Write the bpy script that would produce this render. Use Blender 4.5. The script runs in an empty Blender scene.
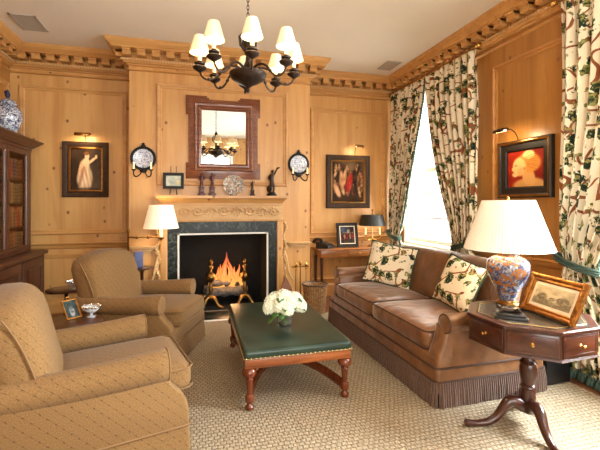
import bpy, bmesh, math, random
from mathutils import Vector, Matrix
random.seed(7)
PI = math.pi
SC = bpy.context.scene
COL = SC.collection

# ------------------------------------------------------------------ camera, world, light, exposure
cam_d = bpy.data.cameras.new('camera')
cam_d.sensor_width = 36.0
cam_d.lens = 390.0 / 600.0 * 36.0
cam_d.shift_y = -22.0 / 600.0
cam_d.clip_start = 0.05
cam = bpy.data.objects.new('camera', cam_d)
COL.objects.link(cam)
cam.location = (0, 0, 1.5)
cam.rotation_euler = (PI / 2, 0, -math.radians(15.07))
SC.camera = cam

SC.view_settings.view_transform = 'Standard'
SC.view_settings.look = 'None'
SC.view_settings.gamma = 1.0
SC.view_settings.use_curve_mapping = False
SC.view_settings.exposure = 0.68

world = bpy.data.worlds.new('sky')
SC.world = world
world.use_nodes = True
wb = world.node_tree.nodes['Background']
wb.inputs['Color'].default_value = (0.85, 0.93, 1.0, 1)
wb.inputs['Strength'].default_value = 3.0

def area(name, loc, rot, sx, sy, power, color):
    d = bpy.data.lights.new(name, 'AREA')
    d.shape = 'RECTANGLE'; d.size = sx; d.size_y = sy
    d.energy = power; d.color = color
    o = bpy.data.objects.new(name, d); COL.objects.link(o)
    o.location = loc; o.rotation_euler = rot
    return o

DAY = (1.0, 0.95, 0.87)
COOL = (0.83, 0.92, 1.0)
# daylight standing outside each window, the added narrow rear one included, falling in from the sky above
area('daylight_side_far', (4.15, 4.93, 2.35), (0, math.radians(68), 0), 2.6, 1.8, 230, DAY)
area('daylight_side_near', (4.15, 1.55, 2.35), (0, math.radians(68), 0), 2.6, 2.0, 1250, COOL)
area('daylight_rear_wide', (0.25, -2.45, 2.1), (math.radians(68), 0, 0), 2.0, 2.8, 140, DAY)
area('added_fill_rear_narrow', (2.3, -2.45, 2.1), (math.radians(68), 0, 0), 1.3, 2.8, 100, DAY)  # added frontal fill, set behind a made-up rear window

# ------------------------------------------------------------------ colour and node helpers
def c(r, g, b):
    def f(x):
        x /= 255.0
        return x / 12.92 if x <= 0.04045 else ((x + 0.055) / 1.055) ** 2.4
    return (f(r), f(g), f(b), 1.0)

class NT:
    def __init__(s, name):
        s.m = bpy.data.materials.new(name); s.m.use_nodes = True
        s.t = s.m.node_tree
        s.b = s.t.nodes['Principled BSDF']
        s.out = s.t.nodes['Material Output']
    def n(s, kind, **kw):
        nd = s.t.nodes.new('ShaderNode' + kind)
        for k, v in kw.items():
            if k.startswith('_'):
                setattr(nd, k[1:], v)
            else:
                key = int(k[1:]) if k[0] == 'i' and k[1:].isdigit() else k.replace('__', ' ')
                if isinstance(v, bpy.types.NodeSocket):
                    s.t.links.new(v, nd.inputs[key])
                else:
                    nd.inputs[key].default_value = v
        return nd
    def set(s, key, v):
        if isinstance(v, bpy.types.NodeSocket):
            s.t.links.new(v, s.b.inputs[key])
        else:
            s.b.inputs[key].default_value = v
    def coord(s, which='Object', scale=(1, 1, 1), rot=(0, 0, 0)):
        tc = s.n('TexCoord')
        mp = s.n('Mapping', Vector=tc.outputs[which], Scale=scale, Rotation=rot)
        return mp.outputs['Vector']
    def noise(s, vec, scale=5, detail=3, rough=0.5, dist=0.0):
        return s.n('TexNoise', Vector=vec, Scale=scale, Detail=detail, Roughness=rough, Distortion=dist)
    def ramp(s, fac, stops, interp='LINEAR'):
        r = s.n('ValToRGB', Fac=fac)
        r.color_ramp.interpolation = interp
        el = r.color_ramp.elements
        el[0].position, el[0].color = stops[0]
        el[1].position, el[1].color = stops[-1]
        for p, col in stops[1:-1]:
            e = el.new(p); e.color = col
        return r.outputs['Color']
    def mix(s, fac, a, b, blend='MIX'):
        m = s.n('MixRGB', _blend_type=blend)
        for k, v in (('Fac', fac), ('Color1', a), ('Color2', b)):
            if isinstance(v, bpy.types.NodeSocket): s.t.links.new(v, m.inputs[k])
            else: m.inputs[k].default_value = v
        return m.outputs['Color']
    def math(s, op, a, b=0.0, cc=0.0):
        m = s.n('Math', _operation=op)
        for i, v in enumerate((a, b, cc)):
            if isinstance(v, bpy.types.NodeSocket): s.t.links.new(v, m.inputs[i])
            else: m.inputs[i].default_value = v
        return m.outputs[0]
    def bump(s, h, strength=0.3, dist=0.01):
        b = s.n('Bump', Strength=strength, Distance=dist, Height=h)
        s.t.links.new(b.outputs['Normal'], s.b.inputs['Normal'])

def plain(name, col, rough=0.5, metal=0.0, var=0.0, scale=30, **kw):
    t = NT(name)
    if var:
        nz = t.noise(t.coord(), scale, 4)
        lo = tuple(x * (1 - var) for x in col[:3]) + (1,)
        hi = tuple(min(1, x * (1 + var)) for x in col[:3]) + (1,)
        t.set('Base Color', t.ramp(nz.outputs['Fac'], [(0.3, lo), (0.7, hi)]))
    else:
        t.set('Base Color', col)
    t.set('Roughness', rough); t.set('Metallic', metal)
    for k, v in kw.items():
        t.set(k.replace('_', ' '), v)
    return t.m

def pine(name, axis='z', light=(208, 160, 98), dark=(188, 134, 74), knots=True, rough=0.36):
    t = NT(name)
    s = {'z': (6, 6, .45), 'x': (.45, 6, 6), 'y': (6, .45, 6)}[axis]
    v = t.coord('Object', s)
    a = t.noise(v, 1.6, 5, 0.6, 0.6)
    f = t.noise(t.coord('Object', tuple(q * 5 for q in s)), 2.5, 3, 0.6)
    col = t.ramp(a.outputs['Fac'], [(0.3, c(*dark)), (0.55, c(*light)), (0.8, c(min(255, light[0] + 10), light[1] + 8, light[2] + 6))])
    col = t.mix(t.math('MULTIPLY', f.outputs['Fac'], 0.25), col, c(*dark))
    blot = t.noise(t.coord('Object', (1, 1, 1)), 1.1, 2)
    col = t.mix(t.ramp(blot.outputs['Fac'], [(0.4, (0, 0, 0, 1)), (0.75, (0.45, 0.45, 0.45, 1))]), col, c(dark[0] + 6, dark[1] + 2, dark[2] - 6))
    if knots:
        vo = t.n('TexVoronoi', Vector=t.coord('Object', (2.6, 2.6, 2.1)), Scale=2.0, Randomness=1.0)
        k = t.ramp(vo.outputs['Distance'], [(0.06, (1, 1, 1, 1)), (0.125, (0, 0, 0, 1))])
        col = t.mix(k, col, c(122, 76, 38))
    t.set('Base Color', col); t.set('Roughness', rough)
    return t.m

def darkwood(name, a, b, axis='z', rough=0.28, coat=0.3):
    t = NT(name)
    s = {'z': (14, 14, 1.2), 'x': (1.2, 14, 14), 'y': (14, 1.2, 14)}[axis]
    nz = t.noise(t.coord('Object', s), 2.0, 5, 0.6, 1.2)
    t.set('Base Color', t.ramp(nz.outputs['Fac'], [(0.3, c(*a)), (0.7, c(*b))]))
    t.set('Roughness', rough); t.set('Coat Weight', coat); t.set('Coat Roughness', 0.15)
    return t.m

def print_fabric(name, coord, scale=1.0):
    """cream cotton printed with branching vines and green leaves"""
    t = NT(name)
    v = t.coord(coord, (scale, scale, scale))
    w = t.noise(v, 2.2, 2)
    dv = t.n('VectorMath', _operation='MULTIPLY_ADD'); t.t.links.new(w.outputs['Color'], dv.inputs[0])
    dv.inputs[1].default_value = (.22, .22, .22); t.t.links.new(v, dv.inputs[2])
    dv = dv.outputs[0]
    base = c(228, 214, 186)
    # vines: contour lines of a smooth noise
    n1 = t.noise(v, 4.2, 0.6, 0.4)
    ln = t.math('ABSOLUTE', t.math('SUBTRACT', n1.outputs['Fac'], 0.5))
    vine = t.math('LESS_THAN', ln, 0.020)
    gate = t.noise(v, 3.0, 1)
    vine = t.math('MULTIPLY', vine, t.math('GREATER_THAN', gate.outputs['Fac'], 0.44))
    col = t.mix(vine, base, c(134, 78, 46))
    # tiny sprigs
    v2 = t.n('TexVoronoi', Vector=dv, Scale=17.0)
    sp = t.math('LESS_THAN', v2.outputs['Distance'], 0.24)
    vs = t.n('SeparateColor', Color=v2.outputs['Color'])
    sp = t.math('MULTIPLY', sp, t.math('GREATER_THAN', vs.outputs[0], 0.35))
    col = t.mix(sp, col, c(104, 112, 62))
    # leaf clusters, ragged by a fine noise
    fn = t.noise(v, 30, 2)
    v1 = t.n('TexVoronoi', Vector=dv, Scale=8.8)
    dd = t.math('ADD', v1.outputs['Distance'], t.math('MULTIPLY', t.math('SUBTRACT', fn.outputs['Fac'], 0.5), 0.75))
    s1 = t.n('SeparateColor', Color=v1.outputs['Color'])
    thr = t.math('MULTIPLY', t.math('GREATER_THAN', s1.outputs[0], 0.18), 0.46)
    leaf = t.math('LESS_THAN', dd, thr)
    lc = t.ramp(s1.outputs[1], [(0.2, c(34, 50, 36)), (0.5, c(58, 76, 46)), (0.75, c(112, 112, 58)), (0.95, c(128, 74, 46))])
    lc = t.mix(t.math('GREATER_THAN', fn.outputs['Fac'], 0.54), lc, c(28, 42, 34))
    lc = t.mix(t.math('LESS_THAN', fn.outputs['Fac'], 0.43), lc, c(150, 142, 84))
    col = t.mix(leaf, col, lc)
    t.set('Base Color', col); t.set('Roughness', 0.85)
    t.set('Specular IOR Level', 0.2)
    return t.m

def upholstery(name):
    """tan woven cloth with a faint diamond trellis and flecks"""
    t = NT(name)
    tc = t.n('TexCoord'); sx = t.n('SeparateXYZ', Vector=tc.outputs['Object'])
    nn = t.n('SeparateXYZ', Vector=tc.outputs['Normal'])
    top = t.math('GREATER_THAN', t.math('ABSOLUTE', nn.outputs['Z']), 0.8)
    side = t.math('SUBTRACT', 1.0, top)
    av = t.math('ADD', sx.outputs['X'], t.math('MULTIPLY', sx.outputs['Y'], side))
    bv = t.math('ADD', t.math('MULTIPLY', sx.outputs['Z'], side), t.math('MULTIPLY', sx.outputs['Y'], top))
    p = t.math('MULTIPLY', t.math('ADD', av, bv), 15.0)
    q = t.math('MULTIPLY', t.math('SUBTRACT', av, bv), 15.0)
    lp = t.math('ABSOLUTE', t.math('SUBTRACT', t.math('FRACT', p), 0.5))
    lq = t.math('ABSOLUTE', t.math('SUBTRACT', t.math('FRACT', q), 0.5))
    w1 = t.math('LESS_THAN', lp, 0.03)
    fleck = t.math('MULTIPLY', t.math('LESS_THAN', lp, 0.06), t.math('LESS_THAN', lq, 0.13))
    nz = t.noise(t.coord(), 160, 2)
    base = t.ramp(nz.outputs['Fac'], [(0.3, c(101, 73, 40)), (0.7, c(126, 93, 54))])
    col = t.mix(t.math('MULTIPLY', w1, 0.32), base, c(70, 46, 24))
    col = t.mix(t.math('MULTIPLY', fleck, t.ramp(nz.outputs['Fac'], [(.40, (.05, .05, .05, 1)), (.58, (.75, .75, .75, 1))])), col, c(48, 30, 18))
    t.set('Base Color', col); t.set('Roughness', 0.9); t.set('Sheen Weight', 0.06)
    t.set('Specular IOR Level', 0.2)
    t.bump(nz.outputs['Fac'], 0.15, 0.002)
    return t.m

def sisal(name):
    t = NT(name)
    v = t.coord('Object')
    wob = t.noise(v, 8, 2)
    va = t.n('VectorMath', _operation='MULTIPLY_ADD'); t.t.links.new(wob.outputs['Color'], va.inputs[0]); va.inputs[1].default_value = (.02, .02, 0); t.t.links.new(v, va.inputs[2]); v = va.outputs[0]
    br = t.n('TexBrick', Vector=v, Scale=1.0, Color1=c(176, 159, 132), Color2=c(156, 137, 110), Mortar=c(86, 66, 44), _offset=0.5)
    br.inputs['Brick Width'].default_value = 0.036
    br.inputs['Row Height'].default_value = 0.034
    br.inputs['Mortar Size'].default_value = 0.0075
    br.inputs['Mortar Smooth'].default_value = 1.0
    nz = t.noise(t.coord(), 75, 2)
    col = t.mix(0.45, br.outputs['Color'], t.ramp(nz.outputs['Fac'], [(.34, c(102, 82, 56)), (.66, c(194, 176, 148))]))
    t.set('Base Color', col); t.set('Roughness', 0.95); t.set('Specular IOR Level', 0.15)
    t.bump(t.math('SUBTRACT', 1.0, br.outputs['Fac']), 0.55, 0.008)
    return t.m

def marble(name):
    t = NT(name)
    w = t.noise(t.coord(), 4, 5, 0.6, 1.2)
    ln = t.math('ABSOLUTE', t.math('SUBTRACT', w.outputs['Fac'], 0.5))
    col = t.ramp(ln, [(0.0, c(92, 102, 96)), (0.007, c(44, 54, 49)), (0.025, c(20, 26, 23)), (0.3, c(11, 14, 13))])
    t.set('Base Color', col); t.set('Roughness', 0.3); t.set('Specular IOR Level', 0.3)
    return t.m

def delft(name, ground=(222, 222, 220), ink=(52, 70, 120), sc=22, amt=0.5, third=None):
    t = NT(name)
    v = t.coord()
    nz = t.noise(v, sc, 4, 0.65, 1.0)
    col = t.ramp(nz.outputs['Fac'], [(amt - .06, c(*ink)), (amt, c((ink[0] + ground[0]) // 2, (ink[1] + ground[1]) // 2, (ink[2] + ground[2]) // 2)), (amt + .05, c(*ground))])
    if third:
        n2 = t.noise(v, sc * .6, 3, 0.6, 1.5)
        col = t.mix(t.math('GREATER_THAN', n2.outputs['Fac'], 0.53), col, c(*third))
    t.set('Base Color', col); t.set('Roughness', 0.18); t.set('Coat Weight', 0.4)
    return t.m

def velvet(name, a, b):
    t = NT(name)
    nz = t.noise(t.coord(), 9, 4, 0.6)
    t.set('Base Color', t.ramp(nz.outputs['Fac'], [(0.3, c(*a)), (0.7, c(*b))]))
    t.set('Roughness', 0.36); t.set('Sheen Weight', 1.0); t.set('Sheen Roughness', 0.3)
    t.set('Sheen Tint', c(220, 212, 204)); t.set('Specular IOR Level', 0.6)
    cr = t.noise(t.coord(), 5, 2, 0.4, 0.6); t.bump(cr.outputs['Fac'], 0.4, 0.05)
    return t.m

def leather(name, a, b, rough=0.25):
    t = NT(name)
    nz = t.noise(t.coord(), 5, 4)
    t.set('Base Color', t.ramp(nz.outputs['Fac'], [(0.35, c(*a)), (0.7, c(*b))]))
    t.set('Roughness', rough); t.set('Specular IOR Level', 0.35)
    g = t.noise(t.coord(), 140, 2); t.bump(g.outputs['Fac'], 0.06, 0.002)
    return t.m

def emitter(name, col, strength, base=None):
    t = NT(name)
    t.set('Base Color', base or col); t.set('Emission Color', col); t.set('Emission Strength', strength)
    t.set('Roughness', 0.8)
    return t.m

def attr_mat(name, rough=0.45):
    t = NT(name)
    a = t.n('Attribute', _attribute_name='Col')
    t.set('Base Color', a.outputs['Color']); t.set('Roughness', .65); t.set('Specular IOR Level', .15)
    return t.m

def glassmat(name, col=(1, 1, 1, 1), rough=0.02):
    t = NT(name)
    t.set('Base Color', col); t.set('Roughness', rough); t.set('Transmission Weight', 1.0); t.set('IOR', 1.45)
    return t.m

def thinglass(name):
    t = NT(name)
    tr = t.n('BsdfTransparent', Color=(.96, .97, .97, 1)); gl = t.n('BsdfGlossy', Roughness=0.03)
    mx = t.n('MixShader', i0=0.07, i1=tr.outputs[0], i2=gl.outputs[0])
    t.t.links.new(mx.outputs[0], t.out.inputs['Surface'])
    return t.m

MT = dict(
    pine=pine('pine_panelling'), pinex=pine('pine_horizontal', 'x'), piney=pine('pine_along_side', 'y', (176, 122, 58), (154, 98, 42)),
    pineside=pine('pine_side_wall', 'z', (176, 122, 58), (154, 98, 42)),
    pinetrim=pine('pine_trim', 'x', (202, 152, 88), (180, 124, 66), False),
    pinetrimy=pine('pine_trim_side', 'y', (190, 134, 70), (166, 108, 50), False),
    carve=pine('carved_limewood', 'x', (206, 168, 116), (182, 140, 90), False, 0.5),
    ceiling=plain('ceiling_paint', c(232, 222, 204), 0.9, 0, .02, 2),
    floor=darkwood('floor_boards', (82, 46, 26), (112, 66, 38), 'y', .35),
    rug=sisal('sisal_weave'),
    mahog=darkwood('mahogany', (40, 18, 10), (76, 35, 19)),
    mahogx=darkwood('mahogany_long', (44, 20, 11), (82, 38, 21), 'x'),
    bookwood=darkwood('bookcase_mahogany', (62, 32, 18), (98, 54, 30), 'z', .45, .1),
    walnut=darkwood('ottoman_walnut', (104, 52, 22), (150, 82, 38), 'x', .25),
    legwood=darkwood('turned_legs', (70, 29, 12), (118, 54, 24), 'z', .2),
    mirrorwood=darkwood('mirror_frame_wood', (88, 42, 20), (140, 78, 40), 'x', .25),
    console=darkwood('console_wood', (126, 74, 34), (172, 110, 56), 'x', .25),
    tan=upholstery('tan_trellis_cloth'), tanpipe=plain('tan_piping', c(112, 80, 44), .9),
    velvet=velvet('brown_velvet', (96, 60, 31), (126, 82, 47)), velpipe=plain('brown_piping', c(64, 40, 24), .8),
    fringe=plain('bullion_fringe', c(88, 60, 42), .8, 0, .35, 60, Sheen_Weight=.3),
    cushion=print_fabric('vine_print_cushion', 'Object', 1.25), curtain=print_fabric('vine_print_curtain', 'UV', 1.0),
    greentrim=plain('green_fringe', c(52, 70, 58), .9, 0, .4, 80),
    greyvelvet=plain('grey_green_backing', c(96, 96, 84), .8, 0, .1, 20, Sheen_Weight=.4),
    greenleather=leather('green_leather', (30, 44, 34), (44, 60, 46), .30),
    tableleather=leather('table_leather', (54, 48, 40), (72, 66, 58), .25),
    goldtool=plain('gold_tooling', c(190, 150, 80), .4, .4),
    brass=plain('brass', c(206, 160, 84), .25, 1.0, .1, 12), oldbrass=plain('aged_brass', c(150, 110, 58), .32, 1.0, .2, 12),
    firebrass=plain('smoked_brass', c(128, 94, 50), .42, 1.0, .3, 14),
    gold=plain('gilding', c(156, 102, 42), .35, .85, .35, 26), bronze=plain('dark_bronze', c(56, 42, 32), .42, .7, .35, 30),
    ironblack=plain('black_iron', c(22, 20, 20), .5, .4), soot=plain('sooty_firebrick', c(10, 9, 9), .9, 0, .5, 6),
    whitemetal=plain('white_metal_edge', c(226, 222, 214), .4), marble=marble('dark_green_marble'),
    silver=plain('silver', c(214, 210, 204), .2, 1.0), white=plain('white_paint', c(238, 234, 222), .5),
    paper=plain('paper_mat', c(226, 210, 180), .8), framedark=plain('ebonised_frame', c(58, 38, 22), .5, 0, .3, 20, Specular_IOR_Level=.2),
    frameblack=plain('black_frame', c(24, 19, 16), .45, 0, .2, 20), slate=plain('slate_frame', c(36, 31, 28), .5, 0, .2, 20, Specular_IOR_Level=.2),
    art=attr_mat('painted_surface', .5), mirror=plain('mirror_glass', (.70, .70, .69, 1), .01, 1.0),
    wax=plain('candle_sleeve', c(240, 220, 176), .5, Emission_Color=c(255, 220, 160), Emission_Strength=.4),
    shade=emitter('small_shade_glow', c(255, 214, 150), .25, c(236, 220, 186)), bigshade=None,
    blackshade=plain('black_shade', c(34, 34, 30), .5), bulb=emitter('bulb_glow', c(255, 214, 150), 9.0),
    jar=delft('blue_white_jar', (206, 208, 208), (44, 54, 92), 55, .5), plate=delft('blue_white_plate', (214, 214, 216), (104, 118, 150), 60, .48),
    polyplate=delft('coloured_plate', (206, 200, 184), (70, 72, 96), 40, .5, (150, 112, 70)),
    imari=delft('imari_lamp', (150, 152, 158), (60, 68, 104), 26, .54, (146, 94, 48)),
    redlac=plain('dark_red_figure', c(74, 30, 24), .3, 0, .3, 30), black=plain('black_plastic', c(20, 20, 22), .4),
    petals=plain('hydrangea_petals', c(240, 238, 214), .8, 0, .08, 60, Subsurface_Weight=.15), leafgreen=plain('leaf_green', c(64, 104, 40), .55, 0, .3, 30),
    glass=glassmat('clear_glass'), pane=thinglass('window_glass'), crystal=plain('crystal', c(240, 240, 240), .08, 0, Transmission_Weight=.55, IOR=1.4),
    bark=plain('log_bark', c(96, 90, 84), .95, 0, .5, 24), ember=emitter('ember', c(255, 110, 30), 2.0),
    wicker=None, grille=plain('ceiling_grille', c(176, 164, 146), .6), recess=plain('grille_dark', c(120, 110, 96), .8),
    bellows=plain('tan_leather', c(120, 70, 36), .45, 0, .3, 8),
)
def _bigshade():
    t = NT('pleated_shade')
    t.set('Base Color', c(238, 228, 212)); t.set('Roughness', .85)
    t.set('Emission Color', c(255, 226, 180)); t.set('Emission Strength', .10)
    return t.m
MT['bigshade'] = _bigshade()
def _wicker():
    t = NT('wicker'); v = t.coord('UV', (1, 1, 1))
    ck = t.n('TexBrick', Vector=v, Scale=1.0, Color1=c(190, 150, 100), Color2=c(150, 100, 56), Mortar=c(70, 42, 24))
    ck.inputs['Brick Width'].default_value = .03; ck.inputs['Row Height'].default_value = .016; ck.inputs['Mortar Size'].default_value = .0022; ck.offset = 0.0
    t.set('Base Color', ck.outputs['Color']); t.set('Roughness', .5); t.bump(ck.outputs['Fac'], .6, .01)
    return t.m
MT['wicker'] = _wicker()
def _flame():
    t = NT('flame')
    tc = t.n('TexCoord'); s = t.n('SeparateXYZ', Vector=tc.outputs['Generated'])
    col = t.ramp(s.outputs['Z'], [(0, c(255, 176, 84)), (.3, c(252, 140, 62)), (.75, c(226, 98, 48)), (1, c(150, 56, 30))])
    t.set('Base Color', (0, 0, 0, 1)); t.set('Emission Color', col); t.set('Emission Strength', .95)
    return t.m
MT['flame'] = _flame()

# ------------------------------------------------------------------ mesh helpers
def T3(x=0, y=0, z=0): return Matrix.Translation((x, y, z))
def RX(a): return Matrix.Rotation(math.radians(a), 4, 'X')
def RY(a): return Matrix.Rotation(math.radians(a), 4, 'Y')
def RZ(a): return Matrix.Rotation(math.radians(a), 4, 'Z')
def SCL(x, y, z): return Matrix.Diagonal((x, y, z, 1))
I4 = Matrix.Identity(4)

class B:
    def __init__(s): s.bm = bmesh.new(); s.uv = None
    def _xf(s, vs, M):
        for v in vs: v.co = M @ v.co
    def box(s, x0, x1, y0, y1, z0, z1, bev=0.0, seg=2, M=None):
        r = bmesh.ops.create_cube(s.bm, size=1.0)
        vs = r['verts']
        for v in vs:
            v.co = Vector((x0 + (v.co.x + .5) * (x1 - x0), y0 + (v.co.y + .5) * (y1 - y0), z0 + (v.co.z + .5) * (z1 - z0)))
        if bev > 0:
            es = list({e for v in vs for e in v.link_edges})
            r = bmesh.ops.bevel(s.bm, geom=es, offset=bev, segments=seg, profile=.5, affect='EDGES')
            vs = list({v for f in r['faces'] for v in f.verts})
        if M is not None: s._xf(vs, M)
        return s
    def lathe(s, prof, seg=24, M=None, cap=True, flute=0, famp=0.0):
        """prof: (radius, z) from bottom to top"""
        rings = []
        M = M or I4
        for r, z in prof:
            ring = []
            for i in range(seg):
                a = 2 * PI * i / seg
                rr = r * (1 + (famp * math.cos(flute * a) if flute else 0))
                ring.append(s.bm.verts.new(M @ Vector((rr * math.cos(a), rr * math.sin(a), z))))
            rings.append(ring)
        for k in range(len(rings) - 1):
            a, b = rings[k], rings[k + 1]
            for i in range(seg):
                j = (i + 1) % seg
                s.bm.faces.new((a[i], a[j], b[j], b[i]))
        if cap:
            if prof[0][0] > 1e-6: s.bm.faces.new(list(reversed(rings[0])))
            if prof[-1][0] > 1e-6: s.bm.faces.new(rings[-1])
        return s
    def tube(s, pts, r, seg=8, M=None, closed=False):
        """r: number or list, one per point"""
        M = M or I4
        P = [Vector(p) for p in pts]; n = len(P)
        R = r if isinstance(r, (list, tuple)) else [r] * n
        prev = None; rings = []
        for i in range(n):
            if closed: d = P[(i + 1) % n] - P[i - 1]
            else: d = P[min(i + 1, n - 1)] - P[max(i - 1, 0)]
            if d.length < 1e-9: d = Vector((0, 0, 1))
            d.normalize()
            if prev is None:
                u = d.orthogonal().normalized()
            else:
                u = prev - d * prev.dot(d)
                u = u.normalized() if u.length > 1e-6 else d.orthogonal().normalized()
            prev = u; w = d.cross(u)
            rings.append([s.bm.verts.new(M @ (P[i] + (u * math.cos(2 * PI * k / seg) + w * math.sin(2 * PI * k / seg)) * R[i])) for k in range(seg)])
        m = n if closed else n - 1
        for i in range(m):
            a, b = rings[i], rings[(i + 1) % n]
            for k in range(seg):
                j = (k + 1) % seg
                s.bm.faces.new((a[k], a[j], b[j], b[k]))
        if not closed:
            s.bm.faces.new(list(reversed(rings[0]))); s.bm.faces.new(rings[-1])
        return s
    def ball(s, rx, ry, rz, M=None, sub=2):
        r = bmesh.ops.create_icosphere(s.bm, subdivisions=sub, radius=1.0)
        s._xf(r['verts'], (M or I4) @ SCL(rx, ry, rz))
        return s
    def prism(s, poly, d0, d1, M=None, bev=0.0):
        """poly in XZ, extruded along Y from d0 to d1"""
        M = M or I4
        a = [s.bm.verts.new((x, d0, z)) for x, z in poly]
        b = [s.bm.verts.new((x, d1, z)) for x, z in poly]
        fs = [s.bm.faces.new(a), s.bm.faces.new(list(reversed(b)))]
        n = len(poly)
        for i in range(n):
            j = (i + 1) % n
            fs.append(s.bm.faces.new((a[j], a[i], b[i], b[j])))
        vs = a + b
        bmesh.ops.recalc_face_normals(s.bm, faces=fs)
        if bev > 0:
            es = list(set(fs[0].edges) | set(fs[1].edges))
            r = bmesh.ops.bevel(s.bm, geom=es, offset=bev, segments=2, profile=.5, affect='EDGES')
            vs = list(set(v for v in vs if v.is_valid) | {v for f in r['faces'] for v in f.verts})
        s._xf(vs, M)
        return s
    def cushion(s, lx, ly, lz, r, puff=0.0, M=None, n=8):
        """soft rounded box centred on the origin, crowned on its flat faces"""
        tmp = bmesh.new()
        bmesh.ops.create_cube(tmp, size=2.0)
        bmesh.ops.subdivide_edges(tmp, edges=tmp.edges[:], cuts=n, use_grid_fill=True)
        hx, hy, hz = lx / 2, ly / 2, lz / 2
        r = min(r, hx, hy, hz)
        for v in tmp.verts:
            u = v.co.copy()
            p = Vector((u.x * hx, u.y * hy, u.z * hz))
            q = Vector((max(-hx + r, min(hx - r, p.x)), max(-hy + r, min(hy - r, p.y)), max(-hz + r, min(hz - r, p.z))))
            d = p - q
            if d.length > 1e-9: p = q + d.normalized() * r
            f = (1 - u.x ** 2) * (1 - u.y ** 2)
            p.z += math.copysign(puff * f, u.z) if abs(u.z) > 1e-6 else 0
            v.co = (M or I4) @ p
        me = bpy.data.meshes.new('t'); tmp.to_mesh(me); tmp.free(); s.bm.from_mesh(me); bpy.data.meshes.remove(me)
        return s
    def rectframe(s, x0, x1, z0, z1, prof, y=0.0, M=None):
        """mitred frame standing in XZ; prof: (inset, forward) where forward is towards -Y; a closed loop of profile points"""
        M = M or I4
        loops = []
        for ins, fw in prof:
            loops.append([s.bm.verts.new(M @ Vector(p)) for p in ((x0 + ins, y - fw, z0 + ins), (x1 - ins, y - fw, z0 + ins), (x1 - ins, y - fw, z1 - ins), (x0 + ins, y - fw, z1 - ins))])
        n = len(loops)
        for k in range(n):
            a, b = loops[k], loops[(k + 1) % n]
            for i in range(4):
                j = (i + 1) % 4
                s.bm.faces.new((a[i], a[j], b[j], b[i]))
        return s
    def sweep(s, path, prof, closed=False):
        """moulding run along a plan path; prof: (offset to the left of travel, z), a closed loop"""
        P = [Vector((p[0], p[1])) for p in path]; n = len(P)
        def off(i, o):
            def nrm(a, b):
                d = (b - a).normalized(); return Vector((-d.y, d.x))
            if closed or 0 < i < n - 1:
                n1 = nrm(P[i - 1], P[i]); n2 = nrm(P[i], P[(i + 1) % n])
                m = (n1 + n2).normalized(); k = o / max(.2, m.dot(n1)); return P[i] + m * k
            return P[i] + (nrm(P[0], P[1]) if i == 0 else nrm(P[-2], P[-1])) * o
        rows = [[s.bm.verts.new((*off(i, o), z)) for o, z in prof] for i in range(n)]
        m = len(prof)
        for i in range(n if closed else n - 1):
            a, b = rows[i], rows[(i + 1) % n]
            for k in range(m):
                j = (k + 1) % m
                s.bm.faces.new((a[k], b[k], b[j], a[j]))
        if not closed:
            s.bm.faces.new(rows[0]); s.bm.faces.new(list(reversed(rows[-1])))
        return s
    def deform(s, fn):
        for v in s.bm.verts: v.co = Vector(fn(*v.co))
        return s
    def build(s, name, mat, parent=None, smooth=True, angle=40, loc=None, M=None, mods=()):
        if M is not None: s._xf(s.bm.verts, M)
        bmesh.ops.recalc_face_normals(s.bm, faces=s.bm.faces[:])
        me = bpy.data.meshes.new(name)
        s.bm.to_mesh(me); s.bm.free()
        me.materials.append(MT[mat] if isinstance(mat, str) else mat)
        if smooth:
            me.polygons.foreach_set('use_smooth', [True] * len(me.polygons))
            try: me.set_sharp_from_angle(angle=math.radians(angle))
            except Exception: pass
        o = bpy.data.objects.new(name, me); COL.objects.link(o)
        if parent: o.parent = parent
        if loc: o.location = loc
        return o

def tag(o, label, cat, group=None):
    o['label'] = label; o['category'] = cat
    if group: o['group'] = group
    return o
def thing(name, label, cat, loc=(0, 0, 0), rz=0, group=None):
    o = bpy.data.objects.new(name, None); COL.objects.link(o)
    o.empty_display_size = .1
    o.location = loc; o.rotation_euler = (0, 0, math.radians(rz))
    return tag(o, label, cat, group)
def struct(o):
    o['kind'] = 'structure'; return o
def copy_tree(o, parent=None):
    k = o.copy(); COL.objects.link(k)
    if parent: k.parent = parent
    for ch in list(o.children): copy_tree(ch, k)
    return k

def painting(w, h, nx, ny, fn, parent, name='canvas', M=None):
    """flat picture in XZ centred on x, from z=0 up; fn(u,v)->(r,g,b) 0..255 with v up"""
    me = bpy.data.meshes.new(name)
    vs = []; fs = []; cs = []
    for j in range(ny + 1):
        for i in range(nx + 1):
            u, v = i / nx, j / ny
            p = Vector(((u - .5) * w, 0, v * h))
            vs.append((M @ p) if M else p)
            r, g, b = fn(u, v)
            cs.extend(c(max(0, min(255, r)), max(0, min(255, g)), max(0, min(255, b))))
    for j in range(ny):
        for i in range(nx):
            k = j * (nx + 1) + i
            fs.append((k, k + 1, k + nx + 2, k + nx + 1))
    me.from_pydata([tuple(v) for v in vs], [], fs)
    a = me.color_attributes.new('Col', 'FLOAT_COLOR', 'POINT')
    a.data.foreach_set('color', cs)
    me.materials.append(MT['art'])
    o = bpy.data.objects.new(name, me); COL.objects.link(o)
    if parent: o.parent = parent
    return o

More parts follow.
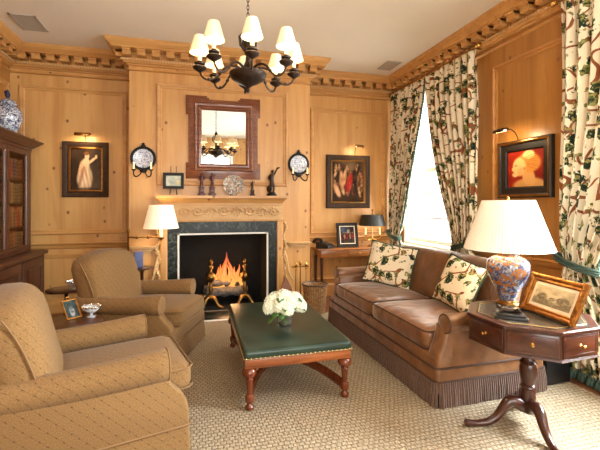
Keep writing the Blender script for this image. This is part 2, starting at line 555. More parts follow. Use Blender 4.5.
def blend(a, b, t):
    t = max(0, min(1, t)); return tuple(x + (y - x) * t for x, y in zip(a, b))
def ell(u, v, cx, cy, rx, ry, rot=0, soft=.25):
    """1 inside an ellipse, 0 outside"""
    ca, sa = math.cos(rot), math.sin(rot)
    x, y = u - cx, v - cy
    x, y = (x * ca + y * sa) / rx, (-x * sa + y * ca) / ry
    d = math.sqrt(x * x + y * y)
    return max(0, min(1, (1 - d) / soft + .5))
def hsh(i, j):
    x = math.sin(i * 127.1 + j * 311.7) * 43758.5453
    return x - math.floor(x)
def vnoise(x, y):
    i, j = math.floor(x), math.floor(y); fx, fy = x - i, y - j
    fx = fx * fx * (3 - 2 * fx); fy = fy * fy * (3 - 2 * fy)
    a = hsh(i, j) * (1 - fx) + hsh(i + 1, j) * fx
    b = hsh(i, j + 1) * (1 - fx) + hsh(i + 1, j + 1) * fx
    return a * (1 - fy) + b * fy
def bez(p0, p1, p2, p3, n):
    out = []
    for k in range(n + 1):
        t = k / n; a = (1 - t)
        out.append(tuple(a ** 3 * q0 + 3 * a * a * t * q1 + 3 * a * t * t * q2 + t ** 3 * q3 for q0, q1, q2, q3 in zip(p0, p1, p2, p3)))
    return out

# ------------------------------------------------------------------ room shell
XL, XR, YB, YF, ZC = -2.37, 3.29, 6.0, -1.75, 3.57
BX0, BX1, BY = -0.83, 1.63, 5.5            # chimney breast
OX0, OX1, OZ = -0.225, 1.005, 1.09         # fireplace opening

struct(B().box(XL - .3, XR + .35, YF - .3, 6.7, -.12, 0).build('floor', 'floor'))
struct(B().box(XL - .3, XR + .35, YF - .3, 6.7, ZC, ZC + .12).build('ceiling', 'ceiling'))
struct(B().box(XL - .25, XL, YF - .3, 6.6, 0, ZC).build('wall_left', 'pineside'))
b = B()
b.box(XL, BX0, YB, YB + .2, 0, ZC); b.box(BX1, XR, YB, YB + .2, 0, ZC)
struct(b.build('wall_back', 'pine'))
b = B()   # chimney breast with the firebox recess left open
b.box(BX0, OX0 - .02, BY, YB + .6, 0, ZC); b.box(OX1 + .02, BX1, BY, YB + .6, 0, ZC)
b.box(OX0 - .02, OX1 + .02, BY, YB + .6, OZ + .02, ZC)
struct(b.build('wall_chimney_breast', 'pine'))

W1 = (4.15, 5.70); W2 = (0.70, 2.45); WZ = (0.85, 3.15)
b = B()
X2 = XR + .30
b.box(XR, X2, YF - .3, W2[0], 0, ZC); b.box(XR, X2, W2[1], W1[0], 0, ZC); b.box(XR, X2, W1[1], 6.6, 0, ZC)
for w in (W1, W2):
    b.box(XR, X2, w[0], w[1], 0, WZ[0]); b.box(XR, X2, w[0], w[1], WZ[1], ZC)
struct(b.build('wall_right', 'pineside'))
R1 = (-.68, 1.18); R2 = (1.72, 2.88); RZZ = (0.45, 3.05)
b = B()
Y2 = YF - .2
b.box(XL, R1[0], Y2, YF, 0, ZC); b.box(R1[1], R2[0], Y2, YF, 0, ZC); b.box(R2[1], XR, Y2, YF, 0, ZC)
for w in (R1, R2):
    b.box(w[0], w[1], Y2, YF, 0, RZZ[0]); b.box(w[0], w[1], Y2, YF, RZZ[1], ZC)
struct(b.build('wall_rear', 'pine'))

def window(name, w, z0, z1, M, depth):
    """sash window seen in XZ facing -Y (the room); x from w0 to w1"""
    x0, x1 = w
    b = B()
    b.rectframe(x0, x1, z0, z1, [(0, 0), (0, -depth), (.05, -depth), (.05, -.03), (.035, 0)], M=M)
    zm = (z0 + z1) / 2
    for za, zb, yy in ((z0 + .05, zm + .02, .13), (zm - .02, z1 - .05, .17)):
        b.rectframe(x0 + .05, x1 - .05, za, zb, [(0, -yy + .02), (.055, -yy + .02), (.055, -yy - .025), (0, -yy - .025)], M=M)
        n = 3 if x1 - x0 > 1.3 else 2
        for k in range(1, n):
            xx = x0 + .05 + (x1 - x0 - .1) * k / n
            b.box(xx - .012, xx + .012, yy - .01, yy + .015, za, zb, M=M)
        for k in (1, 2):
            zz = za + (zb - za) * k / 3
            b.box(x0 + .05, x1 - .05, yy - .01, yy + .015, zz - .012, zz + .012, M=M)
    f = struct(b.build(name, 'white'))
    struct(B().box(x0 + .05, x1 - .05, .148, .152, z0 + .05, z1 - .05, M=M).build('pane', 'pane', f))
    return f
def sidewall(x=XR): return T3(x, 0, 0) @ RZ(-90)      # local x -> -Y, faces -X
win = window('window_1', (-W1[1], -W1[0]), WZ[0], WZ[1], sidewall(), .29)
B().box(XR - .10, XR + .28, W1[0] - .06, W1[1] + .06, WZ[0] - .045, WZ[0], .008).build('window_sill', 'white', win)
win = window('window_2', (-W2[1], -W2[0]), WZ[0], WZ[1], sidewall(), .29)
B().box(XR - .10, XR + .28, W2[0] - .06, W2[1] + .06, WZ[0] - .045, WZ[0], .008).build('window_sill', 'white', win)
rear = T3(0, YF, 0) @ RZ(180)
window('window_3', (-R1[1], -R1[0]), RZZ[0], RZZ[1], rear, .19)
window('added_window_4', (-R2[1], -R2[0]), RZZ[0], RZZ[1], rear, .19)  # unseen second rear window, added to let in frontal fill

# cornice running round the room and over the chimney breast
RUN = [(XR, YF), (XR, YB), (BX1, YB), (BX1, BY), (BX0, BY), (BX0, YB), (XL, YB), (XL, YF)]
prof = [(0, 3.569), (.25, 3.569), (.25, 3.548), (.243, 3.54), (.236, 3.522), (.205, 3.50), (.19, 3.485), (.19, 3.468), (.165, 3.465), (.035, 3.465), (.035, 3.372),
        (.085, 3.368), (.078, 3.35), (.06, 3.345), (.05, 3.325), (.022, 3.318), (.022, 3.30), (0, 3.295)]
cor = struct(B().sweep(RUN, prof).build('trim_1', 'pinetrim', angle=30))
b = B(); bb = B()
for k in range(len(RUN) - 1):
    p, q = Vector(RUN[k]), Vector(RUN[k + 1])
    d = (q - p); L = d.length; d.normalize(); nrm = Vector((-d.y, d.x))
    # inside corners eat the projection, outside corners extend by it
    ext0 = -.10 if k in (0, 1, 5, 6) else .10
    def edge(i):
        if i in (0, len(RUN) - 1): return 0
        a = (Vector(RUN[i]) - Vector(RUN[i - 1])).normalized(); e = (Vector(RUN[i + 1]) - Vector(RUN[i])).normalized()
        return -1 if a.x * e.y - a.y * e.x > 0 else 1
    s0 = -edge(k) * .10; s1 = L + edge(k + 1) * .10
    ang = math.degrees(math.atan2(d.y, d.x))
    M = T3(p.x, p.y, 0) @ RZ(ang)
    n = max(1, round((s1 - s0) / .178)); st = (s1 - s0) / n
    for j in range(n):
        x = s0 + (j + .5) * st
        b.box(x - .05, x + .05, .03, .155, 3.392, 3.466, M=M)
        b.box(x - .05, x + .05, .03, .172, 3.442, 3.466, M=M)
    n = max(1, round((s1 - s0) / .036)); st = (s1 - s0) / n
    for j in range(n):
        x = s0 + (j + .5) * st
        bb.box(x - .011, x + .011, .05, .088, 3.342, 3.368, M=M)
struct(b.build('dentil', 'pinetrim', cor)); struct(bb.build('bead_strip', 'carve', cor))
struct(B().sweep(RUN, [(0, 3.262), (.022, 3.258), (.026, 3.245), (.012, 3.232), (0, 3.23)]).build('trim_2', 'pinetrim'))
# chair rail and base on each stretch of wall
RAIL = [(0, .955), (.05, .955), (.056, .945), (.045, .93), (.03, .92), (.026, .89), (.012, .875), (0, .87)]
BASE = [(0, 0), (.03, 0), (.03, .15), (.022, .175), (.01, .19), (0, .19)]
runs = {'right': [(XR, YF), (XR, YB), (BX1, YB)], 'left': [(BX0, YB), (XL, YB), (XL, YF)]}
struct(B().sweep([(XR, W2[1] + .1), (XR, W1[0] - .1)], RAIL).build('trim_3', 'pinetrimy'))
struct(B().sweep([(XR - .001, YB), (BX1, YB)], RAIL).build('trim_4', 'pinetrim'))
struct(B().sweep(runs['left'], RAIL).build('trim_5', 'pinetrim'))
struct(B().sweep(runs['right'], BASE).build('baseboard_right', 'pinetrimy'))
struct(B().sweep(runs['left'], BASE).build('baseboard_left', 'pinetrim'))
struct(B().sweep([(BX1, BY), (1.24, BY)], BASE).build('baseboard_back', 'pinetrim'))
PAN = [(0, 0), (0, .022), (.010, .036), (.026, .032), (.034, .014), (.050, .012), (.062, .004), (.062, 0)]
def panel(name, x0, x1, z0, z1, M, mat='pinetrim'):
    return struct(B().rectframe(x0, x1, z0, z1, PAN, M=M).build(name, mat, angle=25))
backM = T3(0, YB, 0); brM = T3(0, BY, 0); leftM = T3(XL, 0, 0) @ RZ(90)
panel('trim_6', -2.26, -.93, 1.07, 3.075, backM)
panel('trim_7', 1.78, 3.10, 1.0, 3.02, backM)
panel('trim_8', -.49, 1.285, 1.735, 3.085, brM)
panel('trim_9', -2.26, -.93, .26, .80, backM)
panel('trim_10', 1.78, 3.10, .26, .80, backM)
panel('trim_11', -3.72, -2.62, 1.02, 3.04, sidewall(), 'pinetrimy')
panel('trim_12', -3.72, -2.62, .26, .80, sidewall(), 'pinetrimy')
panel('trim_13', 4.9, 5.92, 1.07, 3.075, leftM)
panel('trim_14', 2.6, 4.7, 1.07, 3.075, leftM)
# two ceiling grilles
for nm, x0, x1, y0, y1, lab in (('ceiling_grille', -1.97, -1.70, 4.92, 5.33, 'flat square air grille in the ceiling above the bookcase'),
                                ('ceiling_grille', 2.71, 2.93, 5.13, 5.49, 'flat air grille in the ceiling above the curtained window')):
    g = thing(nm, lab, 'vent', ((x0 + x1) / 2, (y0 + y1) / 2, ZC))
    w, h = (x1 - x0) / 2, (y1 - y0) / 2
    B().box(-w, w, -h, -h + .02, -.012, 0).box(-w, w, h - .02, h, -.012, 0).box(-w, -w + .02, -h, h, -.012, 0).box(w - .02, w, -h, h, -.012, 0).build('frame', 'grille', g)
    b = B()
    n = 16
    for k in range(n):
        y = -h + .02 + (2 * h - .04) * (k + .5) / n
        b.box(-w + .02, w - .02, y - .008, y + .008, -.009, -.002)
    b.build('slats', 'grille', g)

# rug and hearth
rug = tag(B().box(-1.9, 3.01, -1.5, 5.02, 0.0, .014, .004).build('sisal_rug', 'rug'), 'large pale woven sisal rug covering the floor', 'rug')
h = thing('hearth_slab', 'black stone hearth slab with white edging before the fireplace', 'hearth', (.39, 5.27, 0))
B().box(-.78, .78, -.235, .23, .0, .016, .003).build('edging', 'whitemetal', h)
B().box(-.74, .74, -.195, .20, .012, .020, .002).build('stone', 'marble', h)

# ------------------------------------------------------------------ fireplace
fx = .39
f = thing('fireplace', 'carved pine fireplace surround with dark green marble slips', 'fireplace', (fx, BY, 0))
b = B(); z0, z1 = .001, 1.245
b.box(-.745, OX0 - fx, -.03, .02, z0, z1); b.box(OX1 - fx, .735, -.03, .02, z0, z1); b.box(OX0 - fx, OX1 - fx, -.03, .02, OZ, z1)
b.build('marble_slip', 'marble', f)
b = B(); o0, o1 = OX0 - fx, OX1 - fx
b.box(o0, o0 + .022, -.042, .0, 0.02, OZ); b.box(o1 - .022, o1, -.042, .0, 0.02, OZ); b.box(o0, o1, -.042, 0, OZ - .022, OZ)
b.build('metal_edge', 'whitemetal', f)
b = B()
b.box(o0 - .005, o0 + .015, 0, .62, 0, OZ); b.box(o1 - .015, o1 + .005, 0, .62, 0, OZ)
b.box(o0, o1, 0, .62, OZ - .012, OZ + .01); b.box(o0, o1, .6, .63, 0, OZ); b.box(o0, o1, -.005, .62, 0, .012)
b.build('firebox', 'soot', f)
for s, xa in ((-1, -.745), (1, .735)):
    j = B().box(min(xa, xa + s * .085), max(xa, xa + s * .085), -.075, .0, 0.001, 1.30, .004).build('jamb', 'pine', f)
    b = B()
    for k in range(60):
        zz = .05 + k * 1.2 / 60
        b.ball(.009, .009, .009, T3(xa + s * .012, -.078, zz), 1)
    b.build('bead_edging', 'carve', j)
b = B()
b.box(-.83, .82, -.085, 0, 1.245, 1.302, .006)
b.build('architrave', 'pine', f)
fr = B().box(-.81, .80, -.095, 0, 1.30, 1.462).build('frieze', 'carve', f)
b = B()   # scrolling acanthus relief
random.seed(3)
for k in range(9):
    x = -.70 + k * .1725; s = 1 if k % 2 else -1
    pts = [(x + .078 * math.cos(t * .55) * (1 - t / 14), -.100, 1.381 + s * .052 * math.sin(t * .55) * (1 - t / 14)) for t in range(13)]
    b.tube(pts, [.018 - .0008 * t for t in range(13)], 6)
    b.ball(.02, .012, .02, T3(x, -.098, 1.381), 2)
    for q in range(9):
        a = q * .7 + k
        b.ball(.026, .020, .011, T3(x + .06 * math.cos(a), -.096, 1.381 + .05 * math.sin(a)) @ RY(-math.degrees(a) + 30), 1)
b.build('scroll_carving', 'carve', fr)
b = B()
for k in range(90):
    x = -.80 + 1.59 * (k + .5) / 90
    b.box(x - .005, x + .005, -.112, -.09, 1.468, 1.496)
    if k % 2 == 0: b.ball(.012, .01, .012, T3(x, -.088, 1.275), 1)
b.box(-.80, .79, -.098, -.085, 1.464, 1.498)
b.box(-.80, .79, -.09, -.08, 1.262, 1.288)
b.box(-.80, .79, -.088, -.08, 1.28, 1.47)
b.build('dentil_course', 'carve', f)
b = B()
def shelfloop(e, z): return [(-.81 - e, 0, z), (-.81 - e, -.10 - e, z), (.80 + e, -.10 - e, z), (.80 + e, 0, z)]
rows = [[b.bm.verts.new(p) for p in shelfloop(e, z)] for e, z in ((0, 1.46), (.005, 1.50), (.02, 1.512), (.03, 1.53), (.045, 1.552), (.062, 1.562), (.07, 1.566), (.07, 1.600))]
for a, q in zip(rows[:-1], rows[1:]):
    for i in range(4):
        j = (i + 1) % 4; b.bm.faces.new((a[i], a[j], q[j], q[i]))
b.bm.faces.new(rows[0]); b.bm.faces.new(list(reversed(rows[-1])))
b.build('mantel_shelf', 'pinex', f, angle=30)
# carved drops hanging down the outside of both jambs
for s, xa in ((-1, -.83), (1, .82)):
    b = B(); random.seed(11)
    for k in range(34):
        zz = 1.22 - k * .031
        wob = .022 * math.sin(k * .75)
        r = .022 + .012 * hsh(k, 3)
        b.ball(r * 1.1, r * .9, r * .8, T3(xa + s * (.028 + wob), -.045 - .012 * hsh(k, 8), zz) @ RY(60 * math.sin(k * 1.9)), 2)
    pts = bez((xa + s * .02, -.05, .80), (xa + s * .09, -.06, .66), (xa + s * .05, -.06, .52), (xa + s * .15, -.06, .40), 14)
    b.tube(pts, [.022 - .0007 * i for i in range(15)], 8)
    pts = bez((xa + s * .02, -.05, .36), (xa + s * .10, -.05, .30), (xa + s * .10, -.05, .14), (xa + s * .02, -.05, .12), 12)
    b.tube(pts, .02, 8)
    b.build('carved_drop', 'carve', f)
# moulded ledges beside the fireplace
for x0, x1, lab in ((-.83, -.485, 'short carved pine ledge on the chimney breast behind the swing-arm lamp'), (1.29, 1.63, 'short carved pine ledge on the chimney breast above the fire tools')):
    t = thing('ledge', lab, 'ledge', ((x0 + x1) / 2, BY, .86))
    w = (x1 - x0) / 2
    b = B()
    b.box(-w, w, -.075, 0, .055, .075, .004); b.box(-w + .02, w - .02, -.055, 0, .03, .055, .006); b.box(-w + .045, w - .045, -.035, 0, 0, .03, .006)
    b.build('shelf', 'carve', t)
    b = B()
    for k in range(14):
        x = -w + .035 + (2 * w - .07) * k / 13
        b.ball(.009, .008, .012, T3(x, -.056, .042), 1)
    b.build('carving', 'carve', t)

# fire
def andiron(loc, lab):
    t = thing('andiron', lab, 'andiron', loc, 0, 'pair of brass andirons')
    pr = [(.03, .13), (.045, .15), (.025, .17), (.02, .21), (.032, .24), (.03, .30), (.018, .33), (.018, .36), (.035, .375), (.06, .41), (.066, .44), (.058, .475), (.03, .50), (.018, .515), (.016, .55), (.03, .56), (.036, .585), (.026, .61), (.014, .62), (.03, .64), (.034, .66), (.024, .685), (.006, .70)]
    B().lathe(pr, 20).build('turned_post', 'firebrass', t)
    b = B()
    for s in (-1, 1):
        pts = bez((0, 0, .15), (s * .08, -.02, .17), (s * .07, -.05, .03), (s * .15, -.06, .02), 10)
        b.tube(pts, [.032 - .0012 * i for i in range(11)], 8); b.ball(.026, .026, .018, T3(s * .152, -.06, .017))
    b.ball(.05, .03, .04, T3(0, 0, .14))
    b.build('scrolled_foot', 'firebrass', t)
    B().tube([(0, .02, .12), (0, .36, .12), (0, .37, .01)], .012, 8).build('log_bar', 'ironblack', t)
andiron((.215, 5.66, .012), 'brass ball andiron at the left of the fire')
andiron((.70, 5.66, .012), 'brass ball andiron at the right of the fire')
def log(loc, L, r, rz, lab, tilt=0):
    b = B(); n = 9; rows = []
    pts = [(-L / 2 + L * k / n, .012 * math.sin(k * 1.7), .008 * math.cos(k * 2.3)) for k in range(n + 1)]
    b.tube(pts, [r * (1 + .12 * math.sin(k * 2.1 + L * 9)) for k in range(n + 1)], 12)
    o = b.build('log', 'bark', None, loc=loc); o.rotation_euler = (0, math.radians(tilt), math.radians(rz))
    tag(o, lab, 'log', 'burning logs')
log((.45, 5.80, .205), .60, .068, 3, 'pale charred log lying at the front of the fire')
log((.42, 5.95, .205), .60, .065, -5, 'charred log lying behind the front log in the fire')
log((.47, 5.87, .315), .52, .05, 10, 'thinner charred log lying on top of the other logs', 4)
b = B()
for x, y, hh, r, sw in ((.30, 5.86, .22, .05, -.03), (.37, 5.9, .34, .055, .02), (.44, 5.88, .52, .06, -.02), (.50, 5.92, .42, .05, .02), (.57, 5.88, .30, .05, .015), (.63, 5.88, .33, .045, -.01), (.25, 5.88, .16, .04, -.02), (.40, 5.84, .28, .04, -.01), (.53, 5.84, .22, .045, .02), (.66, 5.87, .20, .04, .0), (.34, 5.92, .30, .04, .0), (.475, 5.86, .36, .035, .02)):
    n = 12; pts = []; rr = []
    for k in range(n + 1):
        q = k / n
        pts.append((x + sw * math.sin(q * 4) + .01 * math.sin(q * 9 + x * 30), y, .25 + hh * q)); rr.append(r * (math.sin(PI * (q * .8 + .16)) ** 1.2) * (1 - q * .6) * .95 + .002)
    b.tube(pts, rr, 10)
fl = b.build('flames', 'flame'); fl['kind'] = 'stuff'; tag(fl, 'orange flames rising from the logs in the fireplace', 'fire')
pl = bpy.data.lights.new('firelight', 'POINT'); pl.energy = 6; pl.color = (1, .5, .2); pl.shadow_soft_size = .12
po = bpy.data.objects.new('firelight', pl); COL.objects.link(po); po.location = (.45, 5.72, .5); po.parent = None

# ------------------------------------------------------------------ armchairs
def rounded_rect_path(x0, x1, y0, y1, r, z, n=5):
    pts = []
    for cx, cy, a0 in ((x1 - r, y1 - r, 0), (x0 + r, y1 - r, 90), (x0 + r, y0 + r, 180), (x1 - r, y0 + r, 270)):
        for k in range(n + 1):
            a = math.radians(a0 + 90 * k / n); pts.append((cx + r * math.cos(a), cy + r * math.sin(a), z))
    return pts
def skirt(b, x0, x1, y0, y1, z0, z1, flare=.012):
    top = rounded_rect_path(x0, x1, y0, y1, .03, z1); bot = rounded_rect_path(x0 - flare, x1 + flare, y0 - flare, y1 + flare, .03, z0)
    A = [b.bm.verts.new(p) for p in top]; C_ = [b.bm.verts.new(p) for p in bot]
    n = len(A)
    for i in range(n):
        j = (i + 1) % n; b.bm.faces.new((A[i], A[j], C_[j], C_[i]))
    b.bm.faces.new(A); b.bm.faces.new(list(reversed(C_)))
def armchair(name, label, loc, rz):
    t = thing(name, label, 'armchair', loc, rz, 'pair of tan armchairs')
    HW = .455
    b = B(); skirt(b, -.63, .405, -HW + .012, HW - .012, .02, .215)
    b.build('skirt', 'tan', t)
    B().box(-.62, .40, -.43, .43, .20, .355, .03, 3).build('seat_frame', 'tan', t)
    B().tube(rounded_rect_path(-.633, .41, -HW + .008, HW - .008, .03, .215), .007, 6, closed=True).build('welt', 'tanpipe', t)
    for s in (-1, 1):
        b = B()
        # outer panel: slopes down and forward from the roll to the front of the base
        poly = [(-.60, .20), (.40, .20), (.402, .27), (.395, .33), (.37, .39), (.32, .44), (.285, .49), (.27, .55), (-.56, .58)]
        y0, y1 = sorted((s * .335, s * .45))
        b.prism(poly, y0, y1, bev=.018)
        n = 14; pts = []; rr = []
        for k in range(n + 1):
            q = k / n
            pts.append((-.57 + .85 * q, s * (.385 + .012 * q), .555 - .012 * math.sin(q * PI) + .012 * q)); rr.append(.078 + .012 * q)
        rr[0] = .06; pts.append((.288, s * .397, .567)); rr.append(.083); pts.append((.293, s * .397, .567)); rr.append(.068)
        b.tube(pts, rr, 20)
        a = b.build('arm', 'tan', t, angle=50)
        ring = [(.286, s * .397 + .086 * math.cos(2 * PI * k / 24), .567 + .086 * math.sin(2 * PI * k / 24)) for k in range(24)]
        B().tube(ring, .006, 6, closed=True).build('piping', 'tanpipe', a)
    # back: thick, leaning and crowned
    b = B(); b.cushion(.27, .80, .80, .11, 0, n=10)
    def fb(x, y, z):
        zz = z + .40
        arch = .075 * (1 - (y / .42) ** 2) * max(0, zz - .45) / .35
        return (x + .02 * (1 - (y / .4) ** 2) * (1 if x > 0 else 0) * (1 if zz > .2 else 0) - .24 * (zz - .15) - .325 - .03 * (zz ** 2) - .06 * abs(y / .4) ** 3 * 0, y * (1 + .06 * zz), zz + .145 + arch)
    b.deform(fb)
    bk = b.build('back', 'tan', t, angle=60)
    for s in (-1, 1):
        pts = []
        for k in range(13):
            z = .30 + .52 * k / 12; x, y, zq = fb(.075 - .05 * (k / 12) ** 4, s * .395, z - .40 - .04)
            pts.append((x, y + s * .004, zq))
        B().tube(pts, .006, 6).build('piping', 'tanpipe', bk)
    b = B(); b.cushion(.78, .655, .17, .06, .025, n=10)
    b.deform(lambda x, y, z: (x + .065, y * (1.0 if x < .14 else 1.0), z + .415 + .02 * (x + .3)))
    sc_ = b.build('seat_cushion', 'tan', t, angle=60)
    for zz in (.362, .478):
        pts = rounded_rect_path(-.30, .458, -.33, .33, .06, zz)
        pts = [(x, y, z + .02 * (x + .2)) for x, y, z in pts]
        B().tube(pts, .006, 6, closed=True).build('piping', 'tanpipe', sc_)
    return t
armchair('armchair', 'tan trellis-patterned armchair in the near corner, cut by the picture edge', (-.535, 2.655, .014), 15.3)
armchair('armchair', 'tan armchair standing nearer the fireplace, beside the swing-arm lamp', (-.425, 4.16, .014), -19.5)

# ------------------------------------------------------------------ sofa (local x forward, y left)
def sofa(loc, rz):
    t = thing('sofa', 'brown velvet sofa with a bullion fringe standing along the window wall', 'sofa', loc, rz)
    HL, F, R = 1.10, .50, -.50
    b = B(); b.box(R, F - .01, -HL + .02, HL - .02, .17, .36, .03, 3)
    b.build('seat_frame', 'velvet', t)
    pth = rounded_rect_path(R - .004, F + .002, -HL + .006, HL - .006, .05, .275)
    B().tube(pth, .008, 6, closed=True).build('welt', 'velpipe', t)
    b = B(); skirt(b, R, F - .005, -HL + .012, HL - .012, .10, .27, .008)
    b.build('skirt_band', 'velvet', t)
    b = B(); random.seed(5)
    pth = rounded_rect_path(R - .012, F + .008, -HL, HL, .05, 0, 6)
    per = []
    for i in range(len(pth)):
        p, q = Vector(pth[i]), Vector(pth[(i + 1) % len(pth)])
        L = (q - p).length; per.append((p, q, L))
    dist = 0; step = .019
    for p, q, L in per:
        d = dist
        while d < L:
            c0 = p.lerp(q, d / L); nrm = Vector((q.y - p.y, p.x - q.x, 0)).normalized()
            sw = random.uniform(-.004, .004); o = nrm * (.012 + random.uniform(-.003, .006))
            b.tube([(c0.x, c0.y, .178), (c0.x + o.x * .7 + sw * .5, c0.y + o.y * .7, .09), (c0.x + o.x + sw, c0.y + o.y + sw, .004)], [.0075, .0095, .0105], 5)
            d += step
        dist = d - L
    fr = b.build('bullion_fringe', 'fringe', t); fr['kind'] = 'stuff'
    B().tube(rounded_rect_path(R - .012, F + .008, -HL, HL, .05, .180), .008, 6, closed=True).build('fringe_heading', 'velpipe', t)
    for s in (-1, 1):
        b = B()
        y0, y1 = sorted((s * (HL - .155), s * (HL - .012)))
        poly = [(R + .02, .20), (F - .01, .20), (F - .008, .29), (F - .02, .37), (F - .05, .44), (F - .075, .52), (F - .085, .58), (R + .1, .62)]
        b.prism(poly, y0, y1, bev=.03)
        n = 16; pts = []; rr = []
        for k in range(n + 1):
            q = k / n
            pts.append((R + .06 + (F - .15 - R) * q, s * (HL - .055 + .02 * q), .595 + .06 * (1 - q) ** 3)); rr.append(.066 + .004 * q)
        rr[0] = .05; pts.append((F - .083, s * (HL - .035), .595)); rr.append(.064); pts.append((F - .078, s * (HL - .035), .595)); rr.append(.05)
        b.tube(pts, rr, 20)
        a = b.build('arm', 'velvet', t, angle=50)
        ring = [(F - .086, s * (HL - .035) + .068 * math.cos(2 * PI * k / 24), .595 + .068 * math.sin(2 * PI * k / 24)) for k in range(24)]
        B().tube(ring, .006, 6, closed=True).build('piping', 'velpipe', a)
    b = B(); b.cushion(.22, 2.06, .66, .09, 0, n=14)
    def fb(x, y, z):
        zz = z + .33; e = abs(y) / 1.03
        wrap = .20 * max(0, e - .72) / .28            # the ends of the back curve forward round the corner
        return (x - .345 - .20 * (zz - .1) + wrap * (1 - .3 * zz), y, zz + .30 - .16 * max(0, e - .70) ** 2 / .09 * max(0, zz - .2) + .012 * math.cos(y * 2))
    b.deform(fb); b.build('back', 'velvet', t, angle=60)
    for s in (-1, 1):
        b = B(); b.cushion(.74, .935, .17, .055, .028, n=10)
        b.deform(lambda x, y, z: (x + .115, y + s * .472, z + .415 + .02 * (x + .3)))
        cu = b.build('seat_cushion', 'velvet', t, angle=60)
        for zz in (.352, .486):
            pts = rounded_rect_path(-.25, .486, s * .472 - .466, s * .472 + .466, .05, zz)
            B().tube([(x, y, z + .02 * (x + .2)) for x, y, z in pts], .006, 6, closed=True).build('piping', 'velpipe', cu)
    return t
sofa((2.165, 3.575, .014), 181.5)

def throw_pillow(name, label, loc, rot, w, h, th=.16):
    t = thing(name, label, 'cushion', loc, 0, 'vine-print cushions on the sofa')
    def shell(sgn):
        b = B(); n = 16; g = []
        for j in range(n + 1):
            row = []
            for i in range(n + 1):
                u, v = i / n * 2 - 1, j / n * 2 - 1
                k = max(0, (1 - u ** 4)) * max(0, (1 - v ** 4))
                pinch = 1 - .07 * (1 - u * u) * 0 - .06 * ((u * u) * (1 - v * v) + 0)
                x = u * w / 2 * (1 - .07 * (1 - v * v)) ; z = v * h / 2 * (1 - .07 * (1 - u * u))
                row.append(b.bm.verts.new((x, sgn * th / 2 * k ** .6, z)))
            g.append(row)
        for j in range(n):
            for i in range(n):
                b.bm.faces.new((g[j][i], g[j][i + 1], g[j + 1][i + 1], g[j + 1][i]))
        return b
    M = RZ(rot[2]) @ RX(rot[0]) @ RY(rot[1])
    fr = shell(-1).build('front_cover', 'cushion', t); bk = shell(1).build('back_cover', 'greyvelvet', t)
    pts = []
    for k in range(4):
        for i in range(16):
            q = i / 16 * 2 - 1
            u, v = ((q, -1), (1, q), (-q, 1), (-1, -q))[k]
            pts.append((u * w / 2 * (1 - .07 * (1 - v * v)), 0, v * h / 2 * (1 - .07 * (1 - u * u))))
    tr = B().tube(pts, .009, 6, closed=True).build('fringe_edging', 'greentrim', t)
    t.rotation_euler = M.to_euler()
    return t
throw_pillow('throw_pillow', 'square vine-print cushion leaning in the far corner of the sofa', (2.22, 4.16, .775), (-22, 10, -38), .56, .50)
throw_pillow('throw_pillow', 'vine-print cushion with grey backing at the sofa end nearest the lamp', (2.31, 3.04, .765), (-20, 12, -78), .44, .46)

# ------------------------------------------------------------------ leather ottoman table
t = thing('ottoman', 'green leather ottoman table with brass nailheads and turned walnut legs', 'ottoman', (.745, 3.44, .014))
hx, hy = .41, .68
b = B(); b.box(-hx, hx, -hy, hy, .365, .437, .028, 4); b.build('leather_top', 'greenleather', t)
ap = B().box(-hx + .008, hx - .008, -hy + .008, hy - .008, .305, .368, .004).build('apron', 'walnut', t)
b = B()
for i in range(int(2 * hx / .034)):
    x = -hx + .017 + i * .034
    for s in (-1, 1): b.ball(.0075, .006, .0075, T3(x, s * (hy - .001), .378), 1)
for i in range(int(2 * hy / .034)):
    y = -hy + .017 + i * .034
    for s in (-1, 1): b.ball(.006, .0075, .0075, T3(s * (hx - .001), y, .378), 1)
b.tube([(x, y, .377) for x, y in ((-hx, -hy), (hx, -hy), (hx, hy), (-hx, hy))], .003, 6, closed=True)
b.build('nailheads', plain('nail_brass', c(214, 190, 140), .25, 1.0), t)
lp = [(.018, 0), (.03, .006), (.032, .025), (.02, .04), (.018, .05), (.03, .06), (.032, .085), (.03, .105), (.018, .115), (.02, .13), (.023, .19), (.026, .215), (.03, .222), (.022, .23), (.036, .24), (.05, .255), (.052, .275), (.044, .295), (.03, .305)]
for sx in (-1, 1):
    for sy in (-1, 1):
        B().lathe(lp, 20, T3(sx * (hx - .045), sy * (hy - .045), 0)).build('leg', 'legwood', t)
b = B()
for sx in (-1, 1):
    for sy in (-1, 1):
        P0 = bez((sx * (hx - .045), sy * (hy - .045), .085), (sx * (hx - .10), sy * (hy - .34), .10), (sx * .15, sy * .10, .135), (0, 0, .12), 16)
        # flat bar section: two offset runs stacked
        b.tube([(x, y, z - .010) for x, y, z in P0], .026, 8); b.tube([(x, y, z + .012) for x, y, z in P0], .023, 8)
b.lathe([(.05, .10), (.055, .11), (.055, .14), (.03, .155), (.0, .16)], 20)
b.build('cross_stretcher', 'legwood', t)

